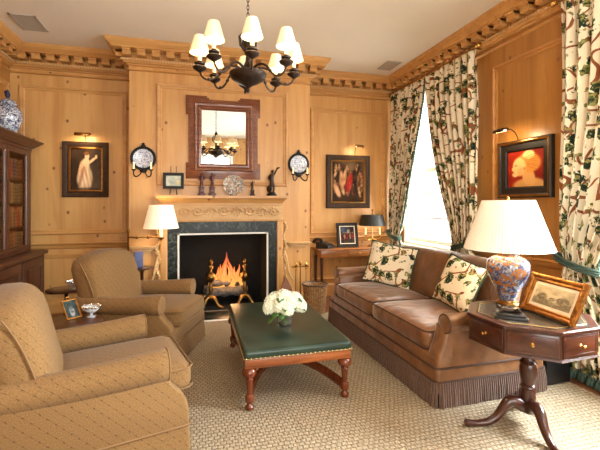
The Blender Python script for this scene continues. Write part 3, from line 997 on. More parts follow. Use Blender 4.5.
# bouquet in glass vase
zt = .014 + .437
vz = thing('glass_vase', 'small clear glass vase of water on the green ottoman', 'vase', (.742, 3.28, zt))
B().lathe([(.052, 0), (.060, .004), (.064, .05), (.066, .095), (.061, .095), (.058, .05), (.054, .012), (.0, .012)], 28, cap=False).build('vase_wall', 'glass', vz)
t = thing('hydrangea_bouquet', 'bunch of white hydrangea heads with green leaves in the glass vase', 'flowers', (.742, 3.28, zt))
random.seed(21)
heads = [(0, 0, .225, .076), (.105, .02, .20, .07), (-.105, .01, .195, .07), (.05, -.085, .195, .066), (-.055, -.08, .19, .066), (.06, .09, .195, .068), (-.06, .09, .195, .068), (.135, -.05, .165, .056), (-.14, -.04, .165, .056), (0, -.12, .165, .056)]
for hx_, hy_, hz_, r in heads:
    b = B(); n = 95
    for k in range(n):
        z = 1 - 2 * (k + .5) / n; a = k * 2.39996
        q = math.sqrt(1 - z * z); d = Vector((q * math.cos(a), q * math.sin(a), z))
        if z < -.75: continue
        p = d * r * random.uniform(.9, 1.04)
        M = T3(hx_ + p.x, hy_ + p.y, hz_ + p.z) @ d.to_track_quat('Z', 'Y').to_matrix().to_4x4() @ RZ(random.uniform(0, 90))
        s = random.uniform(.012, .016)
        for e in range(4):
            m2 = M @ RZ(90 * e) @ RY(-18)
            vs = [b.bm.verts.new(m2 @ Vector(v)) for v in ((0, 0, 0), (s * .75, -s * .55, .001), (s * 1.35, 0, .003), (s * .75, s * .55, .001))]
            b.bm.faces.new(vs)
    b.ball(r * .88, r * .88, r * .86, T3(hx_, hy_, hz_), 2)
    hd = b.build('flower_head', 'petals', t, smooth=False, M=SCL(.95, .95, 1.0))
b = B()
for k in range(9):
    a = k * .7; b.tube([(.035 * math.cos(a), .035 * math.sin(a), .015), (.02 * math.cos(a + 2), .02 * math.sin(a + 2), .07), (.05 * math.cos(a + 1), .05 * math.sin(a + 1), .13)], .004, 6)
b.build('stems', 'leafgreen', t)
for a, zz, L, up in ((-1.75, .175, .10, .5), (-2.05, .24, .08, .6), (-2.3, .135, .10, .2), (-.75, .225, .09, .6), (-1.9, .125, .10, .25), (-.6, .15, .11, .5), (.4, .17, .10, .3), (2.6, .14, .11, .3), (-2.6, .10, .10, -.1), (1.4, .16, .10, .2), (-1.2, .175, .09, .6)):
    b = B(); n = 8; A = []
    d = Vector((math.cos(a), math.sin(a), 0)); w = Vector((-d.y, d.x, 0))
    for i in range(n + 1):
        q = i / n; p = d * (.085 + L * q) + Vector((0, 0, zz + up * .06 * q - .05 * q * q)); ww = .034 * math.sin(PI * min(1, q * .95 + .03)) ** .8
        A.append([b.bm.verts.new(p - w * ww + Vector((0, 0, .008))), b.bm.verts.new(p), b.bm.verts.new(p + w * ww + Vector((0, 0, .008)))])
    for i in range(n):
        for j in range(2): b.bm.faces.new((A[i][j], A[i][j + 1], A[i + 1][j + 1], A[i + 1][j]))
    o = b.build('leaf', 'leafgreen', t)
    sm = o.modifiers.new('thick', 'SOLIDIFY'); sm.thickness = .0012

# ------------------------------------------------------------------ octagonal drum table
t = thing('drum_table', 'octagonal mahogany drum table with drawers on a tripod pedestal', 'table', (2.16, 2.13, .014))
ROT = 3.0
def octo(r, off=22.5): return [(r * math.cos(math.radians(off + 45 * k + ROT)), r * math.sin(math.radians(off + 45 * k + ROT))) for k in range(8)]
def octprism(b, ra, rb, z0, z1, bev=0):
    A = [b.bm.verts.new((x, y, z0)) for x, y in octo(ra)]; C_ = [b.bm.verts.new((x, y, z1)) for x, y in octo(rb)]
    for i in range(8):
        j = (i + 1) % 8; b.bm.faces.new((A[i], A[j], C_[j], C_[i]))
    b.bm.faces.new(list(reversed(A))); b.bm.faces.new(C_)
KT = .86
def octp(b, ra, rb, z0, z1): octprism(b, ra * KT, rb * KT, z0 + .06, z1 + .06)
b = B(); octp(b, .44, .44, .515, .668); octp(b, .452, .445, .508, .52); octp(b, .462, .462, .666, .682); octp(b, .462, .452, .682, .686)
b.build('drum_top', 'mahog', t, smooth=False)
B_ = B(); octp(B_, .395, .395, .684, .6885); B_.build('leather_inset', 'tableleather', t, smooth=False)
b = B(); pts = [(x, y, .7485) for x, y in octo(.375 * KT)]; b.tube(pts, .0022, 4, closed=True); b.build('gold_tooling', 'goldtool', t)
ap = .44 * KT * math.cos(PI / 8)
for k in range(8):
    M = RZ(45 * (k + 1) + ROT) @ T3(ap, 0, .06) @ RZ(90)      # local x along the side, -y outwards
    b = B(); w = .44 * KT * math.sin(PI / 8) - .010
    b.box(-w, w, -.007, .01, .528, .656, .003, M=M)
    b.rectframe(-w + .012, w - .012, .54, .644, [(0, .006), (0, .0085), (.004, .0085), (.004, .006)], M=M)
    d = b.build('drawer', 'mahogx', t)
    b = B(); b.lathe([(.010, 0), (.005, .004), (.004, .012), (.009, .018), (.010, .024), (.004, .029)], 14, M @ T3(0, -.007, .592) @ RX(90))
    b.build('knob', 'brass', d)
b = B()
b.lathe([(.09, .575), (.06, .56), (.044, .55), (.040, .52), (.037, .45), (.043, .435), (.054, .42), (.046, .41), (.052, .39), (.054, .36), (.048, .32), (.038, .285), (.037, .275), (.048, .265), (.050, .255), (.040, .245), (.042, .235), (.047, .20), (.049, .16), (.049, .09), (.03, .08)][::-1], 28)
b.build('pedestal', 'mahog', t)
for a in (168, 251, 55):
    b = B()
    path = bez((.04, 0, .13), (.20, 0, .25), (.13, 0, .005), (.36, 0, .018), 18)
    rr = [.046 - .026 * (i / 18) ** .8 for i in range(19)]; rr[-1] = .019
    path = list(path) + [(.40, 0, .022), (.425, 0, .022), (.44, 0, .022)]; rr += [.022, .024, .012]
    path = [(x, y, max(z, rr[i])) for i, (x, y, z) in enumerate(path)]
    b.tube(path, rr, 12)
    b.build('leg', 'mahog', t, M=RZ(a))

# things on the drum table
zt = .014 + .7487
L = thing('table_lamp', 'large imari vase lamp with a pleated cream shade on the octagonal table', 'lamp', (2.215, 2.365, zt))
L.scale = (.905, .905, .925)
B().lathe([(.085, 0), (.09, .008), (.085, .018), (.072, .022), (.07, .034)], 32).build('base', 'oldbrass', L)
pr = [(.062, .034), (.066, .045), (.078, .08), (.10, .13), (.128, .185), (.15, .235), (.160, .28), (.160, .315), (.148, .345), (.12, .368), (.09, .38), (.075, .385), (.074, .395), (.0, .396)]
B().lathe(pr, 40).build('vase_body', 'imari', L)
B().lathe([(.08, .393), (.082, .402), (.05, .408), (.02, .412), (.018, .44), (.026, .445), (.026, .50), (.01, .505), (.006, .82), (.012, .826), (.012, .84), (.004, .85)], 20).build('fitting', 'oldbrass', L)
b = B(); b.lathe([(.330, .432), (.192, .818)], 240, cap=False, flute=80, famp=.011); b.lathe([(.192, .818), (.187, .818), (.324, .434), (.330, .432)], 96, cap=False)
b.build('pleated_shade', 'bigshade', L)
B().ball(.035, .035, .05, T3(0, 0, .56)).build('bulb', 'bulb', L)
d = bpy.data.lights.new('lamp_glow', 'POINT'); d.energy = 9; d.color = (1, .78, .5); d.shadow_soft_size = .05
o = bpy.data.objects.new('lamp_glow', d); COL.objects.link(o); o.location = (0, 0, .66); o.parent = L

def picture_frame(t, w, h, prof, mat, M, inner=None, innermat=None):
    o = B().rectframe(-w / 2, w / 2, 0, h, prof, M=M).build('frame', mat, t, angle=25)
    if inner: B().rectframe(-w / 2, w / 2, 0, h, inner, M=M).build('inner_frame', innermat, t, angle=25)
    return o

# gilt frame with an engraving, leaning on its strut
G = thing('gilt_picture_frame', 'ornate gilt frame holding a sepia engraving, leaning on the octagonal table', 'picture frame', (2.185, 2.015, zt))
M = RZ(-96) @ RX(-24)
w, h = .445, .268
fr = picture_frame(G, w, h, [(0, 0), (0, .018), (.008, .028), (.022, .026), (.03, .016), (.042, .018), (.05, .010), (.05, 0)], 'gold', M)
b = B(); random.seed(4)
for e in range(4):
    Ln = w if e % 2 == 0 else h
    for k in range(26):
        q = (k + .5) / 26
        near = min(q, 1 - q)
        small = .45 if .16 < near < .36 else 1.0
        u = (-w / 2 + Ln * q) if e % 2 == 0 else (-w / 2 + .012 if e == 1 else w / 2 - .012)
        v = (.012 if e == 0 else h - .012) if e % 2 == 0 else Ln * q
        b.ball(.015 + .007 * hsh(k, e), .012 * small, (.010 + .005 * hsh(e, k)) * (.6 + .4 * small), M @ T3(u, -.024, v), 1)
b.build('carved_ornament', 'gold', fr)
b = B(); b.box(-w / 2 + .045, w / 2 - .045, -.006, -.002, .045, h - .045, M=M); b.build('mat_board', 'paper', G)
def engraving(u, v):
    n = vnoise(u * 9, v * 9) * .6 + vnoise(u * 22, v * 22) * .4
    col = blend((196, 178, 142), (120, 104, 76), max(0, n - .35) * 1.5 * (1 - abs(v - .35)))
    if v < .30 + .12 * math.sin(u * 7): col = blend(col, (96, 82, 60), .3 + .6 * vnoise(u * 30, v * 14))
    for cx, cy, r in ((.22, .45, .13), (.78, .42, .16), (.5, .38, .08)):
        col = blend(col, (84, 72, 52), ell(u, v, cx, cy, r, r * 1.3) * vnoise(u * 26, v * 26) * 1.2)
    return col
painting(w - .14, h - .14, 40, 32, engraving, G, 'engraving', M @ T3(0, -.008, .07))
B().tube([M @ Vector((0, .004, h * .7)), M @ Vector((0, .02, h * .4)), Vector((.16 * math.sin(math.radians(73)), .02, .008))], .006, 6).build('strut', 'frameblack', G)

S = thing('reclining_figurine', 'small bronze reclining figure on a stepped black base before the lamp', 'figurine', (1.95, 2.06, zt), -38)
B().box(-.095, .095, -.05, .05, 0, .018, .003).box(-.082, .082, -.040, .040, .018, .034, .003).build('base', 'frameblack', S)
b = B()
b.tube([(-.055, .0, .05), (-.03, 0, .052), (0, .004, .048), (.03, 0, .05), (.055, -.006, .046)], [.012, .018, .016, .015, .009], 10)
b.ball(.014, .012, .014, T3(-.068, 0, .068)); b.tube([(-.05, -.012, .058), (-.062, -.024, .044), (-.045, -.028, .040)], .006, 8)
b.tube([(.02, -.01, .05), (.04, -.02, .066), (.06, -.018, .042)], [.010, .009, .006], 8); b.tube([(-.04, .01, .06), (-.01, .014, .072), (.01, .012, .062)], .006, 8)
b.build('figure', 'bronze', S)

bn = thing('waste_bin', 'square black bin on the floor behind the octagonal table', 'bin', (2.88, 2.66, .014), 3)
b = B(); b.box(-.13, .13, -.12, .12, 0, .34, .008)
b.box(-.136, .136, -.126, .126, .325, .35, .006)
b.build('bin_body', 'black', bn)

# ------------------------------------------------------------------ curtains
def curtain(name, label, yo, yi_top, yi_tie, z_tie, yi_bot, x0, amp, nf, hem, zt=3.29, group='vine-print curtains', trim_bottom=False, xtie=None):
    """pleated panel from the outer edge yo to an inner edge that is pulled aside at z_tie"""
    t = thing(name, label, 'curtain', (x0, yo, 0), 0, group)
    nz, nu = 64, 15 * nf
    W = abs(yi_top - yo) * 1.9
    sg = 1 if yi_top > yo else -1
    vs = []; uvs = []
    edge_pts = []
    def inner(z):
        if z >= z_tie:
            q = (zt - z) / (zt - z_tie); return yi_top + (yi_tie - yi_top) * (q ** 1.35)
        q = (z_tie - z) / z_tie; return yi_tie + (yi_bot - yi_tie) * (1 - (1 - q) ** 2)
    for j in range(nz + 1):
        z = .02 + (zt - .02) * j / nz
        wi = inner(z) - yo
        sq = abs(wi) / abs(yi_top - yo)
        dt = math.exp(-((z - z_tie) / .11) ** 2)
        yo_ = 0 + sg * .06 * dt
        for i in range(nu + 1):
            u = i / nu
            ph = 2 * PI * nf * u
            a = amp * (.55 + .45 * math.sin(PI * min(1, (zt - z) / .5) / 2)) * (1.0 + .35 * (1 - sq)) * (1 - .6 * dt)
            x = a * (math.sin(ph) + .3 * math.sin(2.3 * ph + 1.1 * math.sin(z * 1.1)) * (.5 if z < zt - .4 else .1)) + .012 * math.sin(3 * z + u * 5)
            y = yo_ + (wi - yo_) * u + .010 * math.sin(2 * ph + z * 1.5)
            vs.append((x - .03 * dt, y, z)); uvs.append((u * W * 1.0, z))
            if i == nu: edge_pts.append(vs[-1])
    fs = [(j * (nu + 1) + i, j * (nu + 1) + i + 1, (j + 1) * (nu + 1) + i + 1, (j + 1) * (nu + 1) + i) for j in range(nz) for i in range(nu)]
    me = bpy.data.meshes.new('cloth'); me.from_pydata(vs, [], fs)
    ul = me.uv_layers.new(name='UVMap')
    for lp_ in me.loops: ul.data[lp_.index].uv = uvs[lp_.vertex_index]
    me.materials.append(MT['curtain']); me.polygons.foreach_set('use_smooth', [True] * len(me.polygons))
    o = bpy.data.objects.new('cloth', me); COL.objects.link(o); o.parent = t
    m = o.modifiers.new('thick', 'SOLIDIFY'); m.thickness = .004
    # dark green fringed edge down the leading side
    b = B(); random.seed(2)
    fine = []
    for k in range(len(edge_pts) - 1):
        for q in range(4): fine.append(Vector(edge_pts[k]).lerp(Vector(edge_pts[k + 1]), q / 4))
    b.tube([p + Vector((0, sg * .008, 0)) for p in fine], [.012 + .008 * (k % 3) / 2 for k in range(len(fine))], 6)
    b.build('fringed_edge', 'greentrim', t)
    # tie band gathered round the cloth
    w = abs(inner(z_tie))
    wi = inner(z_tie) - yo
    cx, cy = -.02, wi / 2; rx, ry = amp + .045, abs(wi) / 2 + .03
    ring = [(cx + rx * math.cos(2 * PI * k / 28), cy + ry * math.sin(2 * PI * k / 28), z_tie + .05 * sg * -math.sin(2 * PI * k / 28)) for k in range(28)]
    b = B()
    for dz in (-.02, 0, .02): b.tube([(x, y, z + dz) for x, y, z in ring], .012, 6, closed=True)
    b.build('tie_band', 'greentrim', t)
    if hem:
        b = B(); n = nu // 2
        for i in range(n):
            q = vs[i * 2]
            b.tube([(q[0] - .006, q[1], .085), (q[0] - .018, q[1], .05), (q[0] - .02, q[1] + .006, .012)], [.008, .017, .019], 6)
        b.build('hem_ruffle', 'greentrim', t)
    # heading: pleat hooks
    return t
CX = 3.155
curtain('curtain', 'vine-print curtain panel in the back corner, the one nearest the alcove painting', 5.90, 4.925, 5.60, .98, 5.52, CX, .035, 9, False)
curtain('curtain', 'vine-print curtain panel hanging behind the sofa, on the painting side of the far window', 3.85, 4.885, 4.22, .98, 4.24, CX, .035, 9, False)
curtain('curtain', 'vine-print curtain panel with green ruffled hem behind the octagonal table', 2.76, 1.75, 2.42, .98, 2.10, CX, .035, 8, True)
def rod(label, y0, y1, n):
    t = thing('curtain_rod', label, 'curtain rod', (CX, (y0 + y1) / 2, 3.315), 0, 'brass curtain rods')
    L = (y1 - y0) / 2
    B().tube([(0, -L, 0), (0, L, 0)], .013, 10).build('pole', 'oldbrass', t)
    for s in (-1, 1):
        B().lathe([(.016, 0), (.026, .006), (.015, .014), (.030, .032), (.026, .05), (.008, .06)], 16, T3(0, s * L, 0) @ RX(-90 * s)).build('finial', 'brass', t)
        B().tube([(0, s * (L - .06), 0), (.05, s * (L - .06), .004), (.132, s * (L - .06), .004)], .008, 8).ball(.02, .02, .02, T3(0, s * (L - .06), 0)).build('bracket', 'oldbrass', t)
    ring = B(); pts = [(.024 * math.cos(2 * PI * k / 16), 0, .024 * math.sin(2 * PI * k / 16)) for k in range(16)]
    ring.tube(pts, .0045, 6, closed=True); r0 = ring.build('ring', 'brass', t)
    r0.location = (0, -L + .12, -.008)
    for k in range(1, n):
        r = r0.copy(); COL.objects.link(r); r.parent = t
        r.location = (0, -L + .12 + (2 * L - .24) * k / (n - 1), -.008)
rod('brass curtain rod with rings over the far window behind the sofa', 3.83, 5.93, 16)
rod('brass curtain rod over the near window, its finial at the picture edge', .5, 2.80, 14)

# ------------------------------------------------------------------ mirror over the mantel
t = thing('wall_mirror', 'mirror in a dark eared wooden frame hanging above the mantel', 'mirror', (.385, BY, 1.83))
Wd, Hd = .505, 1.13
def eared(e, w, h, drop, side):
    """outline with the corners standing proud of the sides; e shrinks it"""
    w -= e; z0, z1 = e, h - e
    c_, s_ = .28, side
    top = z1 - drop; bot = z0 + drop * .0
    return [(-w, z0), (w, z0), (w, z0 + .22 - e), (w - s_, z0 + .22 - e), (w - s_, z1 - .26 + e), (w, z1 - .26 + e), (w, z1), (w - c_ + 0, z1), (w - c_, top), (-w + c_, top), (-w + c_, z1), (-w, z1), (-w, z1 - .26 + e), (-w + s_, z1 - .26 + e), (-w + s_, z0 + .22 - e), (-w, z0 + .22 - e)]
fr = B()
def ringprism(b, poly, x0, x1, z0, z1, d0, d1):
    """eared plate with a rectangular hole: built as four strips clipped to the plate"""
    b.prism(poly, d0, d1)
bm_back = B(); bm_back.prism(eared(0, Wd, Hd, .045, .035), -.032, -.001, bev=.004)
o = bm_back.build('frame', 'mirrorwood', t)
B().prism(eared(.028, Wd, Hd, .045, .035), -.043, -.030, bev=.004).build('frame_step', 'mirrorwood', o)
B().prism(eared(.055, Wd, Hd, .045, .035), -.052, -.042, bev=.004).build('frame_step', 'mirrorwood', o)
gz0, gz1, gx = .205, .93, .297
b = B(); b.rectframe(-gx - .10, gx + .10, gz0 - .10, gz1 + .10, [(0, .03), (0, .066), (.012, .076), (.03, .072), (.045, .062), (.06, .075), (.075, .076), (.088, .062), (.10, .058), (.10, .03)])
b.build('inner_moulding', 'mirrorwood', t, angle=25)
B().box(-gx - .005, gx + .005, -.058, -.050, gz0 - .005, gz1 + .005).build('mirror_glass', 'mirror', t)

# ------------------------------------------------------------------ paintings
def wall_picture(name, label, w, h, fprof, fmat, inner, imat, M, art, nx, ny, ins):
    t = thing(name, label, 'painting', M.to_translation())
    M2 = M.copy(); M2.translation = (0, 0, 0)
    picture_frame(t, w, h, fprof, fmat, M2, inner, imat)
    B().box(-w / 2 + .01, w / 2 - .01, -.006, -.001, .01, h - .01, M=M2).build('backing', 'frameblack', t)
    painting(w - 2 * ins, h - 2 * ins, nx, ny, art, t, 'canvas', M2 @ T3(0, -.010, ins))
    return t
def picture_light(label, w, M, arm, mat, power, aim):
    t = thing('picture_light', label, 'picture light', M.to_translation(), 0, 'picture lights')
    M2 = M.copy(); M2.translation = (0, 0, 0)
    hd = M2 @ T3(0, -arm, .07)
    b = B(); n = 10
    for k in range(n):
        a0, a1 = PI * k / n - .3, PI * (k + 1) / n - .3
        q = [(s, .036 * -math.cos(a), .036 * math.sin(a)) for a in (a0, a1) for s in (-w / 2, w / 2)]
        V = [b.bm.verts.new(hd @ Vector(p)) for p in q]; b.bm.faces.new((V[0], V[1], V[3], V[2]))
    bmesh.ops.remove_doubles(b.bm, verts=b.bm.verts, dist=.0005)
    o = b.build('lamp_hood', mat, t); m = o.modifiers.new('thick', 'SOLIDIFY'); m.thickness = .003
    B().tube([hd @ Vector((-w / 2 + .01, 0, .004)), hd @ Vector((w / 2 - .01, 0, .004))], .008, 8).build('tube_bulb', 'bulb', t)
    pts = bez((0, -.012, -.10), (0, -.012, .10), (0, -arm * .5, .13), (0, -arm + .012, .085), 12)
    B().tube([M2 @ Vector(p) for p in pts], .0055, 8).build('arm', mat, t)
    d = bpy.data.lights.new('picture_glow', 'AREA'); d.shape = 'RECTANGLE'; d.size = w * .8; d.size_y = .02; d.energy = power; d.color = (1, .76, .46)
    l = bpy.data.objects.new('picture_glow', d); COL.objects.link(l); l.parent = t
    l.matrix_local = hd @ T3(0, .002, -.012) @ RX(aim)
    return t
def art_standing(u, v):
    n = vnoise(u * 7, v * 7)
    col = blend((44, 30, 20), (86, 60, 36), n * (1 - abs(u - .4)) * .9)
    if u > .62: col = blend(col, (110, 96, 78), .4 * (1 - v) + .25 * vnoise(u * 12, v * 9))
    fold = vnoise(u * 16 + v * 5, v * 5) * .6 + .4 * (.5 + .5 * math.sin(u * 48 + v * 14))
    rob = max(ell(u, v, .48, .26, .23, .32, -.15, .3), ell(u, v, .46, .52, .17, .22, .2, .3), ell(u, v, .34, .40, .10, .26, -.35, .4))
    col = blend(col, blend((186, 136, 92), (246, 222, 180), fold), rob)
    col = blend(col, (160, 90, 58), ell(u, v, .36, .34, .05, .28, -.3, .5) * .6)
    col = blend(col, (240, 198, 150), ell(u, v, .51, .68, .12, .11, 0, .4))
    col = blend(col, (236, 192, 146), ell(u, v, .54, .83, .075, .08, 0, .3))
    col = blend(col, (120, 74, 40), ell(u, v, .52, .895, .09, .045, 0, .4))
    col = blend(col, (234, 190, 142), ell(u, v, .71, .73, .15, .035, .55, .4)); col = blend(col, (234, 190, 142), ell(u, v, .84, .82, .035, .05))
    col = blend(col, (226, 178, 130), ell(u, v, .32, .55, .04, .16, -.35, .4))
    col = blend(col, (70, 48, 32), ell(u, v, .5, .0, .5, .06) * .7)
    return col
FP = [(0, 0), (0, .03), (.01, .042), (.035, .036), (.06, .024), (.075, .026), (.085, .016), (.085, 0)]
wall_picture('painting', 'painting of a standing figure in pale robes beside the bookcase', .58, .765, FP, 'framedark', [(.080, .005), (.080, .03), (.086, .032), (.100, .016), (.100, .005)], 'gold',
             T3(-1.46, YB, 1.58), art_standing, 44, 66, .10)
picture_light('brass picture light over the standing-figure painting on the left', .19, T3(-1.46, YB, 2.345), .17, 'brass', 1.2, 25)
random.seed(14)
FIG = []
for k in range(46):
    row = k // 12
    FIG.append((random.uniform(.04, .96), .78 - row * .17 + random.uniform(-.06, .06), random.uniform(.03, .055), random.uniform(.08, .14), random.uniform(-.7, .7), random.randrange(7)))
TON = [(206, 150, 100), (150, 98, 62), (92, 52, 32), (222, 172, 120), (58, 34, 24), (128, 86, 48), (176, 120, 76)]
def art_crowd(u, v):
    n = vnoise(u * 10, v * 10)
    col = blend((30, 20, 14), (88, 54, 30), n * .7)
    if v > .78: col = blend(col, (128, 102, 70), .8 * vnoise(u * 8, v * 8) * (1 - abs(u - .55)))
    for i, (cx, cy, rx, ry, ro, tn) in enumerate(FIG):
        sh = .35 + .75 * vnoise(u * 22 + i, v * 22)
        col = blend(col, tuple(x * sh for x in TON[tn]), ell(u, v, cx, cy, rx, ry, ro, .7) * .9)
        col = blend(col, tuple(x * .9 for x in TON[tn]), ell(u, v, cx + ro * -.04, cy + ry + .01, .022, .026, 0, .6) * .8)
    for cx, cy, rx, ry, ro in ((.30, .52, .06, .24, .1), (.16, .28, .07, .20, .5), (.40, .60, .05, .20, -.1)):
        col = blend(col, blend((170, 112, 70), (232, 186, 136), vnoise(u * 14, v * 9)), ell(u, v, cx, cy, rx, ry, ro, .5))
    col = blend(col, (186, 40, 28), ell(u, v, .55, .48, .09, .22, -.25, .5) * (.6 + .4 * vnoise(u * 18, v * 12)))
    col = blend(col, (150, 34, 26), ell(u, v, .47, .34, .06, .13, .4, .5) * .8)
    if v < .12: col = blend(col, (60, 38, 22), .6)
    return col
wall_picture('painting', 'dark-framed painting crowded with figures, one in red, in the right alcove', .765, .87, [(0, 0), (0, .035), (.012, .05), (.04, .045), (.065, .03), (.08, .03), (.092, .018), (.092, 0)], 'framedark', [(.085, .005), (.085, .034), (.095, .036), (.112, .016), (.112, .005)], 'oldbrass',
             T3(2.43, YB, 1.415), art_crowd, 64, 72, .105)
picture_light('small black-armed picture light over the crowded painting in the alcove', .13, T3(2.55, YB, 2.33), .20, 'oldbrass', .9, 25)
def art_profile(u, v):
    col = blend((166, 42, 18), (108, 22, 14), vnoise(u * 4, v * 4) * .8 + .2 * (1 - v))
    # shoulders, neck, head seen from the side, plain study
    sk = (236, 186, 118)
    col = blend(col, (206, 150, 84), max(ell(u, v, .62, .02, .46, .22), 0))
    col = blend(col, (214, 158, 92), ell(u, v, .60, .26, .17, .30, .25))
    col = blend(col, (216, 140, 60), ell(u, v, .60, .66, .33, .27, -.2))
    col = blend(col, (244, 204, 134), ell(u, v, .60, .88, .16, .12))
    for k in range(7):
        col = blend(col, (158, 92, 36), .45 * ell(u, v, .66 + .05 * math.sin(k * 2), .52 + .055 * k, .24, .014, -.35 + .1 * k))
    col = blend(col, sk, ell(u, v, .34, .56, .19, .26, .1))
    col = blend(col, sk, ell(u, v, .17, .50, .05, .06, .5)); col = blend(col, sk, ell(u, v, .22, .36, .09, .08))
    col = blend(col, (216, 150, 88), ell(u, v, .40, .42, .12, .12) * .6)
    col = blend(col, (96, 54, 30), ell(u, v, .24, .60, .045, .016)); col = blend(col, (150, 70, 44), ell(u, v, .17, .395, .035, .014))
    col = blend(col, (224, 158, 98), ell(u, v, .49, .50, .035, .07)); col = blend(col, (160, 92, 48), ell(u, v, .49, .50, .015, .035) * .7)
    return col
Mr = T3(XR, 3.275, 1.555) @ RZ(-90)
wall_picture('painting', 'brightly lit painting of a head in profile on the window wall', .68, .60, [(0, 0), (0, .045), (.010, .055), (.03, .05), (.045, .035), (.10, .03), (.11, .02), (.11, 0)], 'frameblack', [(.012, .04), (.012, .057), (.022, .060), (.034, .056), (.034, .04)], 'oldbrass',
             Mr, art_profile, 52, 48, .115)
picture_light('dark picture light on a curved arm above the profile painting', .15, T3(XR, 3.35, 2.165) @ RZ(-90), .24, 'bronze', 1.6, 35)

# ------------------------------------------------------------------ things on the mantel (top at 1.600)
MZ, MY = 1.601, BY - .10
t = thing('small_framed_picture', 'small dark-framed pale picture on a wire stand at the left of the mantel', 'picture', (-.275, MY + .02, MZ))
w, h = .265, .215
Me = T3(0, 0, .085) @ RX(-6)
picture_frame(t, w, h, [(0, 0), (0, .016), (.006, .022), (.03, .020), (.038, .010), (.038, 0)], 'slate', Me, [(.0, .0), (.0, .023), (.008, .024), (.008, 0)], 'frameblack')
def art_pale(u, v):
    col = blend((196, 200, 184), (150, 156, 148), vnoise(u * 6, v * 6))
    col = blend(col, (120, 132, 134), ell(u, v, .45, .5, .28, .3) * .5 * vnoise(u * 18, v * 18)); return blend(col, (214, 190, 120), ell(u, v, .8, .35, .12, .15) * .7)
painting(w - .07, h - .07, 24, 20, art_pale, t, 'canvas', Me @ T3(0, -.004, .035))
for s in (-1, 1):
    B().tube([(s * .035, .03, .30 + .09), (s * .035, .03, .03), (s * .045, -.03, .006), (s * .045, -.055, .02), (s * .04, -.05, .085)], .004, 6).build('wire_stand', 'ironblack', t)
def statuette(name, label, x, h, mat, pose, group=None):
    t = thing(name, label, 'figurine', (x, MY, MZ), 0, group)
    k = h / .3
    B().box(-.05 * k, .05 * k, -.045 * k, .045 * k, 0, .03 * k, .004).box(-.034 * k, .034 * k, -.03 * k, .03 * k, .03 * k, .10 * k, .004).box(-.042 * k, .042 * k, -.038 * k, .038 * k, .10 * k, .115 * k, .003).build('plinth', mat, t)
    b = B(); z0 = .115 * k
    s = pose
    hip = (s * .004 * k, 0, z0 + .085 * k); ch = (s * -.006 * k, 0, z0 + .135 * k); nk = (0, 0, z0 + .160 * k)
    b.tube([(.014 * k, -.004, z0), (.013 * k, .004, z0 + .045 * k), hip], [.008 * k, .011 * k, .017 * k], 8)
    b.tube([(-.016 * k, .006, z0), (-.012 * k, -.010, z0 + .045 * k), hip], [.008 * k, .011 * k, .017 * k], 8)
    b.tube([hip, ch, nk], [.02 * k, .023 * k, .008 * k], 10); b.ball(.0125 * k, .014 * k, .016 * k, T3(0, -.002, z0 + .178 * k))
    b.tube([(.02 * k, 0, z0 + .15 * k), (.04 * k, -.01, z0 + (.13 + .05 * s) * k), (.03 * k + s * .012 * k, -.022, z0 + (.13 + .095 * s) * k)], [.008 * k, .0075 * k, .006 * k], 8)
    b.tube([(-.02 * k, 0, z0 + .15 * k), (-.036 * k, .004, z0 + .115 * k), (-.024 * k, -.016, z0 + .085 * k)], [.008 * k, .0075 * k, .006 * k], 8)
    b.build('figure', mat, t)
statuette('statuette', 'left one of two dark red figures on the mantel, beneath the mirror', .085, .30, 'redlac', -.4, 'dark red mantel figures')
statuette('statuette', 'dark red figure on the mantel standing next to the round plate', .225, .30, 'redlac', .5, 'dark red mantel figures')
statuette('statuette', 'shortest dark bronze figure on the mantel, right of the plate', .77, .205, 'bronze', .6)
t = thing('statuette', 'tall bronze figure with a raised arm at the right end of the mantel', 'figurine', (1.045, MY, MZ))
B().lathe([(.07, 0), (.072, .02), (.055, .03), (.05, .045), (.03, .055)], 20).build('plinth', 'ironblack', t)
b = B()
b.tube([(.02, -.01, .05), (.028, .0, .11), (.008, 0, .19)], [.013, .017, .026], 10); b.tube([(-.03, .01, .05), (-.02, -.02, .11), (-.006, 0, .19)], [.013, .017, .026], 10)
b.tube([(0, 0, .185), (-.008, 0, .25), (0, 0, .295), (.004, 0, .315)], [.03, .034, .032, .012], 12); b.ball(.02, .022, .026, T3(.008, -.004, .34))
b.tube([(.03, 0, .295), (.055, -.01, .345), (.075, -.015, .385)], [.013, .011, .009], 8); b.tube([(-.03, 0, .29), (-.055, -.01, .25), (-.035, -.035, .215)], [.013, .011, .009], 8)
b.ball(.03, .012, .014, T3(.085, -.015, .392) @ RY(-25)); b.ball(.04, .03, .05, T3(-.03, .03, .10))
b.build('figure', 'bronze', t)
t = thing('round_plate', 'round multicoloured plate propped up in the middle of the mantel', 'plate', (.51, MY + .02, MZ))
Mp = T3(0, -.012, .145) @ RX(78)
B().lathe([(.05, -.004), (.085, -.002), (.14, .016), (.142, .019), (.138, .02), (.088, .004), (.0, .002)], 40, Mp).build('dish', 'polyplate', t)
b = B()
for s in (-1, 1): b.tube([(s * .04, .055, .004), (s * .04, .02, .10), (s * .04, -.03, .012), (s * .04, -.05, .006), (s * .04, -.052, .03)], .004, 6)
b.build('stand', 'ironblack', t)

